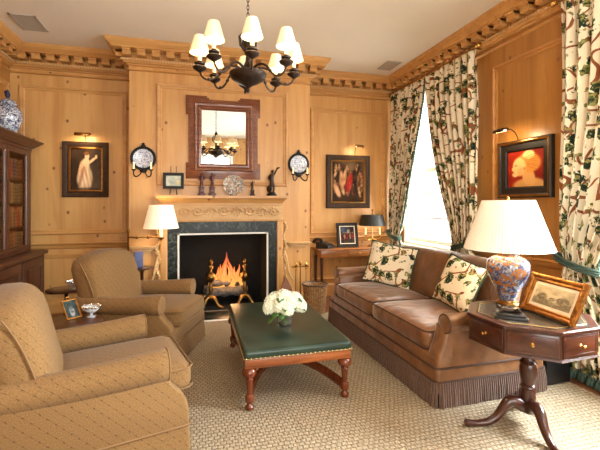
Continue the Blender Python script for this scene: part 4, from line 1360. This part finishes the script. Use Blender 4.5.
def sconce(label, x, z):
    t = thing('plate_sconce', label, 'sconce', (x, BY, z), 0, 'pair of plate sconces')
    Ms = RX(90)
    B().lathe([(.0, .002), (.150, .002), (.152, .02), (.140, .034), (.126, .030), (.122, .018), (.0, .016)], 40, Ms, cap=False).build('rim', 'ironblack', t)
    B().lathe([(.0, .017), (.08, .018), (.124, .030), (.124, .024), (.0, .012)], 40, Ms, cap=False).build('porcelain_plate', 'plate', t)
    b = B(); b.ball(.035, .02, .03, T3(0, -.02, .158)); b.ball(.02, .016, .022, T3(0, -.02, .188)); b.ball(.05, .018, .03, T3(0, -.02, -.16))
    for k in range(44):
        a = 2 * PI * k / 44; b.ball(.014, .012, .014, T3(.15 * math.cos(a), -.022, .15 * math.sin(a)), 1)
    b.build('cresting', 'ironblack', t)
    for s in (-1, 1):
        pts = bez((s * .02, -.02, -.17), (s * .05, -.10, -.27), (s * .12, -.12, -.27), (s * .105, -.11, -.16), 12)
        a = B().tube(pts, .008, 8).lathe([(.012, -.17), (.030, -.155), (.028, -.148), (.012, -.15)], 16, T3(s * .105, -.11, 0)).build('candle_arm', 'ironblack', t)
        B().lathe([(.011, -.15), (.011, -.06), (.004, -.055)], 12, T3(s * .105, -.11, 0)).build('candle', 'wax', a)
sconce('blue and white plate sconce left of the mirror, over the swing-arm lamp', -.655, 2.085)
sconce('blue and white plate sconce right of the mirror, near the alcove', 1.455, 2.065)

# ------------------------------------------------------------------ bookcase with glazed doors
BKY0, BKY1 = 3.85, 5.82
t = thing('bookcase', 'tall dark mahogany bookcase with grille doors along the left wall', 'bookcase', (XL, 4.9, 0))
def L(y): return y - 4.9
b = B()   # lower cabinet
yl0, yl1 = L(3.78), L(5.93)
b.box(.0, .42, yl0, yl1, .10, .83); b.box(.0, .43, yl0 - .01, yl1 + .005, 0.001, .10, .006)
b.build('lower_cabinet', 'bookwood', t)
B().box(.0, .47, yl0 - .03, yl1 + .015, .83, .875, .010).build('counter', 'bookwood', t)
dy = [(5.24, 5.87), (4.58, 5.21), (3.92, 4.55)]
for y0, y1 in dy:
    b = B(); b.box(.415, .436, L(y0), L(y1), .14, .80, .003)
    Md = T3(.436, 0, 0) @ RZ(90)
    b.rectframe(L(y0) + .09, L(y1) - .09, .23, .71, [(0, 0), (0, .012), (.015, .016), (.03, .004), (.03, 0)], M=Md)
    d = b.build('door', 'bookwood', t)
    B().ball(.014, .014, .014, T3(.45, L(y0) + .045, .5)).build('knob', 'oldbrass', d)
b = B()   # upper carcass: sides, back, top, shelves
u0, u1 = L(BKY0), L(BKY1)
b.box(.0, .30, u1 - .03, u1, .875, 2.20); b.box(.0, .30, u0, u0 + .03, .875, 2.20); b.box(0.002, .015, u0 + .004, u1 - .004, .88, 2.19); b.box(.002, .297, u0 + .004, u1 - .004, 2.10, 2.19); b.box(.002, .297, u0 + .004, u1 - .004, .88, .915)
b.box(.28, .302, u1 - .14, u1 + .002, .876, 2.2)
b.box(.28, .302, u0 - .002, u0 + .10, .876, 2.2)
b.build('upper_case', 'bookwood', t)
SH = [.915, 1.21, 1.505, 1.80]
for z in SH[1:]:
    B().box(.015, .265, u0 + .03, u1 - .03, z - .018, z).build('shelf', 'bookwood', t)
cr = B().sweep([(.0, u1), (.30, u1), (.30, u0), (.0, u0)], [(0, 2.175), (0, 2.30), (.115, 2.30), (.115, 2.285), (.09, 2.272), (.075, 2.25), (.045, 2.232), (.03, 2.21), (.012, 2.205), (.012, 2.175)])
cr.build('cornice', 'bookwood', t, angle=30)
B().box(0, .33, u0, u1, 2.285, 2.298).build('top', 'bookwood', t)
for y0, y1 in ((5.115, 5.685), (4.53, 5.10), (3.945, 4.515)):
    Md = T3(.302, 0, 0) @ RZ(90)
    b = B(); b.rectframe(L(y0), L(y1), .925, 2.145, [(0, 0), (0, .022), (.01, .024), (.045, .024), (.055, .012), (.055, 0)], M=Md)
    d = b.build('glazed_door', 'bookwood', t)
    b = B(); st = .035
    a0, a1, z0, z1 = L(y0) + .055, L(y1) - .055, .98, 2.09
    k = -int((z1 - z0) / st)
    while k * st < (a1 - a0):
        for sgn in (1, -1):
            pts = []
            x0 = a0 + k * st
            # diagonal wires clipped to the opening
            s0 = max(0, a0 - x0); s1 = min(z1 - z0, a1 - x0)
            if s1 > s0 + .01:
                za, zb = (z0 + s0, z0 + s1) if sgn == 1 else (z1 - s0, z1 - s1)
                b.tube([(.312, x0 + s0, za), (.312, x0 + s1, zb)], .002, 4)
        k += 1
    b.build('wire_grille', 'oldbrass', d)
    B().ball(.012, .012, .012, T3(.335, L(y0) + .027, 1.5)).build('knob', 'oldbrass', d)
BC = [('dark red', c(160, 54, 40)), ('green', c(70, 98, 62)), ('brown', c(140, 88, 50)), ('deep red', c(176, 64, 46)), ('tan', c(190, 146, 90)), ('navy', c(58, 68, 96))]
BM = {}
for nm, col in BC:
    tt = NT('book_' + nm.replace(' ', '_')); tc = tt.n('TexCoord'); sx = tt.n('SeparateXYZ', Vector=tc.outputs['Generated'])
    z = sx.outputs['Z']; band = None
    for p in (.10, .26, .46, .66, .84, .92):
        q = tt.math('LESS_THAN', tt.math('ABSOLUTE', tt.math('SUBTRACT', z, p)), .013); band = q if band is None else tt.math('MAXIMUM', band, q)
    tt.set('Base Color', tt.mix(band, col, c(206, 160, 80))); tt.set('Roughness', .45); BM[nm] = tt.m
ORD = ['first', 'second', 'third', 'fourth', 'fifth', 'sixth', 'seventh', 'eighth', 'ninth', 'tenth', 'eleventh', 'twelfth', 'thirteenth', 'fourteenth']
SN = ['bottom', 'second-lowest', 'second-highest', 'top']
random.seed(9)
pal = [['brown', 'dark red', 'deep red', 'navy', 'green'], ['tan', 'brown', 'deep red', 'green', 'dark red'], ['dark red', 'tan', 'green', 'deep red', 'brown'], ['dark red', 'deep red', 'green', 'brown', 'dark red']]
for si, z in enumerate(SH):
    y = 5.655; k = 0
    for k in range(12):
        th = random.uniform(.040, .056)
        if y - th < 5.02: break
        hh = random.uniform(.215, .250); nm = pal[si][(k * 2 + (k // 3)) % 5] if random.random() < .7 else random.choice(BC)[0]
        b = B(); dpt = random.uniform(.15, .165)
        b.box(.0, dpt, -th / 2 + .0005, th / 2 - .0005, 0, hh, .004, 2)
        for zz in (.2, .4, .6, .8): b.box(dpt - .004, dpt + .003, -th / 2 + .003, th / 2 - .003, hh * zz - .003, hh * zz + .003)
        bk = b.build('book', BM[nm], None, loc=(XL + .115, y - th / 2, z + .0005))
        tag(bk, '%s leather book, %s from the right on the %s shelf of the bookcase' % (nm, ORD[k], SN[si]), 'book', 'leather books behind the bookcase grille')
        y -= th + .001
t = thing('ginger_jar', 'blue and white lidded porcelain jar on top of the bookcase', 'jar', (XL + .17, 5.50, 2.302))
B().lathe([(.085, 0), (.09, .01), (.095, .04), (.125, .12), (.15, .20), (.155, .26), (.145, .32), (.115, .36), (.08, .375), (.078, .39), (.0, .391)], 36).build('body', 'jar', t)
B().lathe([(.098, .385), (.104, .395), (.09, .425), (.06, .45), (.03, .465), (.0, .468)], 32).build('lid', 'jar', t)
b = B(); b.lathe([(.02, .46), (.014, .475), (.026, .495), (.03, .515), (.024, .535), (.014, .55), (.018, .565), (.0, .58)], 18)
b.ball(.03, .018, .022, T3(.0, -.022, .54)); b.build('finial', plain('cobalt_finial', c(36, 42, 70), .3), t)

# ------------------------------------------------------------------ console in the right alcove
KX, KY = 2.45, 5.80
t = thing('console_table', 'slim wooden console table with a drawer against the right alcove wall', 'table', (KX, KY, 0))
B().box(-.66, .62, -.20, .185, .775, .80, .006).build('top', 'console', t)
B().box(-.60, .56, -.165, .175, .665, .776, .003).build('apron', 'console', t)
d = B().box(-.16, .22, -.175, -.16, .68, .762, .003).build('drawer', 'console', t)
B().lathe([(.012, 0), (.006, .005), (.010, .016), (.0, .022)], 12, T3(.03, -.174, .72) @ RX(90)).build('knob', 'brass', d)
for sx in (-.585, .545):
    for sy in (-.15, .16):
        B().lathe([(.014, .0), (.017, .03), (.022, .4), (.026, .67)], 12, T3(sx, sy, 0)).build('leg', 'mahog', t)
kz = .801
t = thing('telephone', 'black desk telephone on the left end of the console table', 'telephone', (1.955, 5.76, kz), 14)
t.scale = (1.2, 1.2, 1.2)
b = B(); b.prism([(-.09, 0), (.09, 0), (.09, .035), (-.02, .085), (-.09, .075)], -.09, .09, bev=.008, M=RZ(-60)); b.build('base', 'black', t)
b = B(); b.tube([(-.11, -.09, .085), (-.10, -.06, .115), (-.10, .05, .115), (-.11, .085, .085)], [.026, .02, .02, .026], 10); b.ball(.03, .03, .022, T3(-.11, -.09, .08)); b.ball(.03, .03, .022, T3(-.11, .085, .08)); b.build('handset', 'black', t)
b = B()
for i in range(3):
    for j in range(4): b.box(-.02 + i * .028, .0 + i * .028, -.06 + j * .028, -.04 + j * .028, .066, .073 , M=T3(.01, .0, 0) @ RZ(-60) @ T3(.0, .0, 0) @ RY(22) @ T3(-.02, .01, .003))
b.build('keypad', 'silver', t)
pf = thing('desk_picture_frame', 'small black-framed colour picture standing on the console table', 'picture frame', (2.345, 5.78, kz))
Mf = RX(-10)
picture_frame(pf, .36, .385, [(0, 0), (0, .016), (.008, .022), (.045, .018), (.055, .008), (.055, 0)], 'slate', Mf, [(.05, .0), (.05, .014), (.062, .014), (.062, 0)], 'paper')
def art_party(u, v):
    col = blend((30, 24, 22), (80, 62, 44), vnoise(u * 7, v * 7))
    if v > .6: col = blend(col, (70, 96, 130), ell(u, v, .3, .8, .3, .2) * .7); col = blend(col, (190, 160, 120), ell(u, v, .6, .72, .1, .12) * .8)
    for i in range(9):
        cx, cy = .1 + .1 * i, .35 + .12 * hsh(i, 2)
        col = blend(col, ((176, 30, 28), (36, 34, 34), (196, 150, 110), (150, 40, 30))[i % 4], ell(u, v, cx, cy, .07, .18) * .9); col = blend(col, (222, 178, 140), ell(u, v, cx, cy + .2, .03, .04))
    return tuple(x * (.45 + .5 * vnoise(u * 9 + 3, v * 9)) for x in col)
painting(.24, .265, 30, 32, art_party, pf, 'canvas', Mf @ T3(0, -.006, .06))
B().tube([(0, .045, .24), (0, .135, .003)], .006, 6).build('strut', 'frameblack', pf)
t = thing('bouillotte_lamp', 'brass candelabra lamp with a black shade on the console table', 'lamp', (2.775, 5.80, kz))
B().lathe([(.085, 0), (.09, .008), (.06, .02), (.025, .03), (.014, .05), (.012, .12), (.02, .13), (.012, .14), (.008, .2), (.008, .56), (.012, .57), (.018, .585), (.006, .605)], 24).build('stem', 'brass', t)
for s in (-1, 1):
    a = B().tube(bez((0, 0, .13), (s * .06, -.01, .08), (s * .13, -.02, .10), (s * .125, -.02, .175), 10), .008, 8).lathe([(.01, .17), (.03, .182), (.03, .188), (.012, .19)], 14, T3(s * .125, -.02, 0)).build('candle_arm', 'brass', t)
    B().lathe([(.012, .19), (.012, .30), (.006, .304)], 12, T3(s * .125, -.02, 0)).build('candle', 'wax', a)
B().lathe([(.215, .335), (.175, .505)], 40, cap=False).lathe([(.172, .503), (.211, .337)], 40, cap=False).build('shade', 'blackshade', t)
B().ball(.022, .022, .03, T3(0, -.0, .40)).build('bulb', 'bulb', t)
d = bpy.data.lights.new('bouillotte_glow', 'POINT'); d.energy = 3; d.color = (1, .76, .46); d.shadow_soft_size = .03
o = bpy.data.objects.new('bouillotte_glow', d); COL.objects.link(o); o.location = (0, -.05, .38); o.parent = t

# waste basket and fire tools
t = thing('wicker_basket', 'round woven waste basket on the floor between fireplace and sofa', 'basket', (1.575, 5.06, .014))
b = B(); seg = 48; prof = [(.125, .002), (.135, .02), (.15, .18), (.168, .36), (.175, .385), (.168, .39), (.155, .36), (.14, .18), (.12, .03), (.0, .03)]
b.lathe(prof, seg, cap=False); o = b.build('woven_side', 'wicker', t)
me = o.data; ul = me.uv_layers.new(name='UVMap')
for lp_ in me.loops:
    co = me.vertices[lp_.vertex_index].co; ul.data[lp_.index].uv = (math.atan2(co.y, co.x) / (2 * PI) * .94, co.z)
B().tube([(.172 * math.cos(2 * PI * k / 32), .172 * math.sin(2 * PI * k / 32), .388) for k in range(32)], .010, 8, closed=True).build('rim', 'wicker', t)
t = thing('fire_tool_stand', 'brass fire tool stand beside the fireplace with crossbar top', 'fire tools', (1.44, 5.33, .0))
b = B(); b.lathe([(.10, 0.001), (.10, .02), (.05, .03), (.02, .05), (.010, .08), (.009, .62), (.018, .63), (.022, .655), (.012, .675), (.0, .69)], 20)
b.build('stand', 'oldbrass', t)
B().tube([(-.11, 0, .60), (.11, 0, .60)], .009, 8).ball(.016, .016, .016, T3(-.11, 0, .60)).ball(.016, .016, .016, T3(.11, 0, .60)).build('crossbar', 'oldbrass', t)
for x, nm, lab in ((-.075, 'fire_poker', 'brass-handled poker hanging on the fire tool stand'), (.075, 'fire_shovel', 'brass-handled small shovel hanging on the fire tool stand')):
    q = thing(nm, lab, 'fire tool', (1.44 + x, 5.295, .09))
    B().tube([(0, 0, .0), (0, 0, .46)], .006, 8).build('shaft', 'oldbrass', q)
    B().lathe([(.008, .46), (.016, .475), (.010, .50), (.018, .53), (.020, .555), (.006, .575)], 14).build('handle', 'brass', q)
    if nm == 'fire_shovel': B().box(-.045, .045, -.006, .0, -.02, .12, .004).build('blade', 'oldbrass', q)
t = thing('bellows', 'brown leather fire bellows leaning beside the fireplace', 'bellows', (1.235, 5.24, .02))
b = B()
b.prism([(0, .48), (-.018, .44), (-.075, .30), (-.095, .20), (-.075, .11), (-.02, .06), (-.018, 0), (.018, 0), (.02, .06), (.075, .11), (.095, .20), (.075, .30), (.018, .44)], -.025, .025, bev=.01)
b.build('body', 'bellows', t, M=RX(-17)); B().lathe([(.012, .46), (.008, .56), (.006, .57)], 12).build('nozzle', 'oldbrass', t, M=RX(-17))

# swing-arm lamp
t = thing('swing_arm_lamp', 'brass swing-arm floor lamp with a cream shade between armchair and fireplace', 'lamp', (-.785, 5.145, 0))
B().lathe([(.095, .001), (.095, .015), (.10, .025), (.03, .035), (.012, .06), (.011, 1.14), (.018, 1.15), (.006, 1.18)], 24).build('pole', 'oldbrass', t)
a = B().tube([(0, 0, 1.08), (.10, -.02, 1.08), (.23, -.03, 1.08), (.378, 0, 1.08)], .009, 8)
for x, y in ((.10, -.02), (.23, -.03)): a.ball(.018, .018, .022, T3(x, y, 1.08))
a.build('swing_arm', 'oldbrass', t)
B().lathe([(.006, 1.03), (.014, 1.045), (.045, 1.065), (.046, 1.075), (.018, 1.08), (.018, 1.085)], 20, T3(.378, 0, 0)).build('drip_pan', 'oldbrass', t)
B().lathe([(.020, 1.08), (.020, 1.20), (.012, 1.205), (.005, 1.42), (.0, 1.425)], 16, T3(.378, 0, 0)).build('candle_sleeve', 'wax', t)
B().lathe([(.212, 1.185), (.142, 1.475)], 48, T3(.378, 0, 0), cap=False).lathe([(.140, 1.474), (.209, 1.187)], 48, T3(.378, 0, 0), cap=False).build('shade', emitter('lit_cream_shade', c(255, 226, 176), .30, c(238, 226, 204)), t)
B().ball(.028, .028, .04, T3(.378, 0, 1.30)).build('bulb', 'bulb', t)
d = bpy.data.lights.new('swing_lamp_glow', 'POINT'); d.energy = 3; d.color = (1, .80, .54); d.shadow_soft_size = .05
o = bpy.data.objects.new('swing_lamp_glow', d); COL.objects.link(o); o.location = (.378, -.03, 1.36); o.parent = t

# ------------------------------------------------------------------ small side tables and what stands on them
def side_table(label, loc, r, h):
    t = thing('side_table', label, 'table', loc, 0, 'small round side tables')
    B().lathe([(r * .9, h - .025), (r, h - .02), (r, h - .004), (r * .97, h), (.0, h)], 36).build('top', 'mahog', t)
    B().lathe([(.03, .06), (.04, .08), (.024, .14), (.03, .24), (.018, .34), (.02, h - .06), (.05, h - .025)], 18).build('pedestal', 'mahog', t)
    for k in range(3):
        B().tube(bez((.02, 0, .11), (.10, 0, .15), (.12, 0, .02), (.19 * r / .22, 0, .012), 10), [.018 - .0007 * i for i in range(11)], 8).build('leg', 'mahog', t, M=RZ(120 * k + 20))
side_table('small round mahogany table between the two tan armchairs', (-.96, 3.50, .014), .235, .536)
side_table('small round table in the corner behind the far armchair', (-1.38, 4.86, .014), .20, .536)
side_table('tiny round table beside the swing-arm lamp at the chimney breast', (-.65, 5.30, .0), .13, .686)
q = thing('small_gilt_frame', 'small gilt-framed photograph leaning on the table between the armchairs', 'picture frame', (-.955, 3.57, .551))
Mq = RZ(45) @ RX(-33)
picture_frame(q, .125, .17, [(0, 0), (0, .010), (.006, .013), (.012, .010), (.012, 0)], 'gold', Mq)
painting(.102, .147, 14, 20, lambda u, v: blend(blend((30, 40, 30), (84, 92, 96), vnoise(u * 5, v * 5)), (196, 190, 196), ell(u, v, .5, .35, .2, .28) * vnoise(u * 9, v * 9)), q, 'photo', Mq @ T3(0, -.006, .0115))
B().tube([Mq @ Vector((0, .004, .11)), Mq.to_3x3() @ Vector((0, .0, .0)) + Vector((-.03, .075, .003))], .004, 6).build('strut', 'gold', q)
b = B(); b.tube([Mq @ Vector((.014 * math.cos(k), 0, .182 + .012 * math.sin(k))) for k in [i * PI / 6 for i in range(12)]], .003, 5, closed=True); b.build('ring_crest', 'gold', q)
def crystal(label, loc, r):
    t = thing('crystal_dish', label, 'dish', loc, 0, 'cut crystal dishes')
    B().lathe([(r * .45, 0), (r * .5, .006), (r * .16, .018), (r * .14, .03), (r * .5, .042), (r * .8, .062), (r, .085), (r * .93, .085), (r * .7, .06), (r * .3, .048), (0, .046)], 24, flute=12, famp=.06, cap=False).build('bowl', 'crystal', t)
    b = B()
    for k in range(28):
        a = k * PI / 14; b.ball(r * .13, r * .13, .010 + .007 * (k % 4 == 0), T3(r * .97 * math.cos(a), r * .97 * math.sin(a), .088), 1)
    b.build('scalloped_rim', 'silver', t)
crystal('cut crystal dish with a scalloped rim between the armchairs', (-.835, 3.59, .551), .068)
crystal('crystal dish on the corner table, half hidden by the far armchair', (-1.28, 4.80, .551), .085)
q = thing('small_blue_book', 'blue book with red edge standing on the tiny table by the chimney breast', 'book', (-.69, 5.28, .687), 25)
B().box(-.055, .055, -.014, .014, 0, .20, .004).build('cover', plain('blue_cloth', c(64, 72, 110), .6, 0, .2, 20), q); B().box(-.05, .052, -.011, .011, .004, .204).build('pages', plain('red_edge', c(150, 70, 56), .8), q)

# ------------------------------------------------------------------ chandelier
t = thing('chandelier', 'dark bronze chandelier with eight small cream shades hanging from the ceiling', 'chandelier', (.40, 3.05, .1935))
t.scale = (.871, .871, .871)
B().lathe([(.004, 2.485), (.012, 2.495), (.022, 2.515), (.012, 2.53), (.03, 2.545), (.045, 2.555), (.09, 2.575), (.145, 2.61), (.165, 2.645), (.168, 2.66), (.155, 2.668), (.10, 2.672), (.05, 2.70), (.03, 2.715)], 32, flute=16, famp=.012).build('bowl', 'bronze', t)
B().lathe([(.03, 2.70), (.04, 2.73), (.024, 2.77), (.018, 2.83), (.032, 2.88), (.042, 2.93), (.03, 2.97), (.018, 3.0), (.03, 3.03), (.036, 3.06), (.02, 3.09), (.008, 3.115)], 20).build('column', 'bronze', t)
b = B()
for k in range(4):
    a = k * PI / 2 + .4; d = Vector((math.cos(a), math.sin(a), 0))
    b.tube([d * .03 + Vector((0, 0, 2.86)), d * .075 + Vector((0, 0, 2.90)), d * .085 + Vector((0, 0, 2.97)), d * .05 + Vector((0, 0, 3.02)), d * .02 + Vector((0, 0, 2.98))], [.012, .014, .013, .012, .008], 8)
b.build('scrolls', 'bronze', t)
b = B()
z = 3.10; k = 0
while z < 3.84:
    Mk = T3(0, 0, z + .018) @ RZ(90 * (k % 2))
    b.tube([Mk @ Vector((.010 * math.cos(2 * PI * i / 12), 0, .022 * math.sin(2 * PI * i / 12))) for i in range(12)], .0035, 5, closed=True)
    z += .034; k += 1
b.build('chain', 'ironblack', t)
B().lathe([(.004, 3.82), (.02, 3.83), (.05, 3.85), (.055, 3.875)], 20).build('ceiling_rose', 'bronze', t)
R_ = .42
arm0 = None
for k in range(8):
    ang = math.degrees(math.atan2(-math.cos(math.radians(15.07)), -math.sin(math.radians(15.07)))) + 12 + 45 * k
    if arm0 is None:
        b = B()
        p1 = bez((.05, 0, 2.69), (.13, 0, 2.75), (.20, 0, 2.72), (.25, 0, 2.645), 10); p2 = bez((.25, 0, 2.645), (.29, 0, 2.57), (.40, 0, 2.55), (R_, 0, 2.66), 10)
        b.tube(p1 + p2[1:], [.012] * 3 + [.010] * 8 + [.0095] * 10, 8); b.ball(.018, .018, .018, T3(.25, 0, 2.645)); b.ball(.016, .016, .016, T3(.34, 0, 2.59))
        arm0 = b.build('arm', 'bronze', t)
        B().lathe([(.006, 2.64), (.028, 2.655), (.055, 2.672), (.062, 2.686), (.058, 2.690), (.03, 2.694), (.024, 2.702), (.044, 2.712), (.046, 2.722), (.022, 2.728), (.020, 2.742)], 20, T3(R_, 0, 0)).build('cup', 'bronze', arm0)
        B().lathe([(.016, 2.735), (.016, 2.84), (.004, 2.845)], 12, T3(R_, 0, 0)).build('candle', 'wax', arm0)
        B().lathe([(.088, 2.812), (.046, 2.962)], 28, T3(R_, 0, 0), cap=False).lathe([(.044, 2.961), (.085, 2.814)], 28, T3(R_, 0, 0), cap=False).build('shade', 'shade', arm0)
        B().ball(.016, .016, .028, T3(R_, 0, 2.87)).build('bulb', 'bulb', arm0)
        a = arm0
    else:
        a = copy_tree(arm0, t)
    a.rotation_euler = (0, 0, math.radians(ang))
    d = bpy.data.lights.new('candle_glow', 'POINT'); d.energy = 2.9; d.color = (1, .82, .58); d.shadow_soft_size = .03
    o = bpy.data.objects.new('candle_glow', d); COL.objects.link(o); o.parent = t
    o.location = (R_ * math.cos(math.radians(ang)), R_ * math.sin(math.radians(ang)), 2.905)
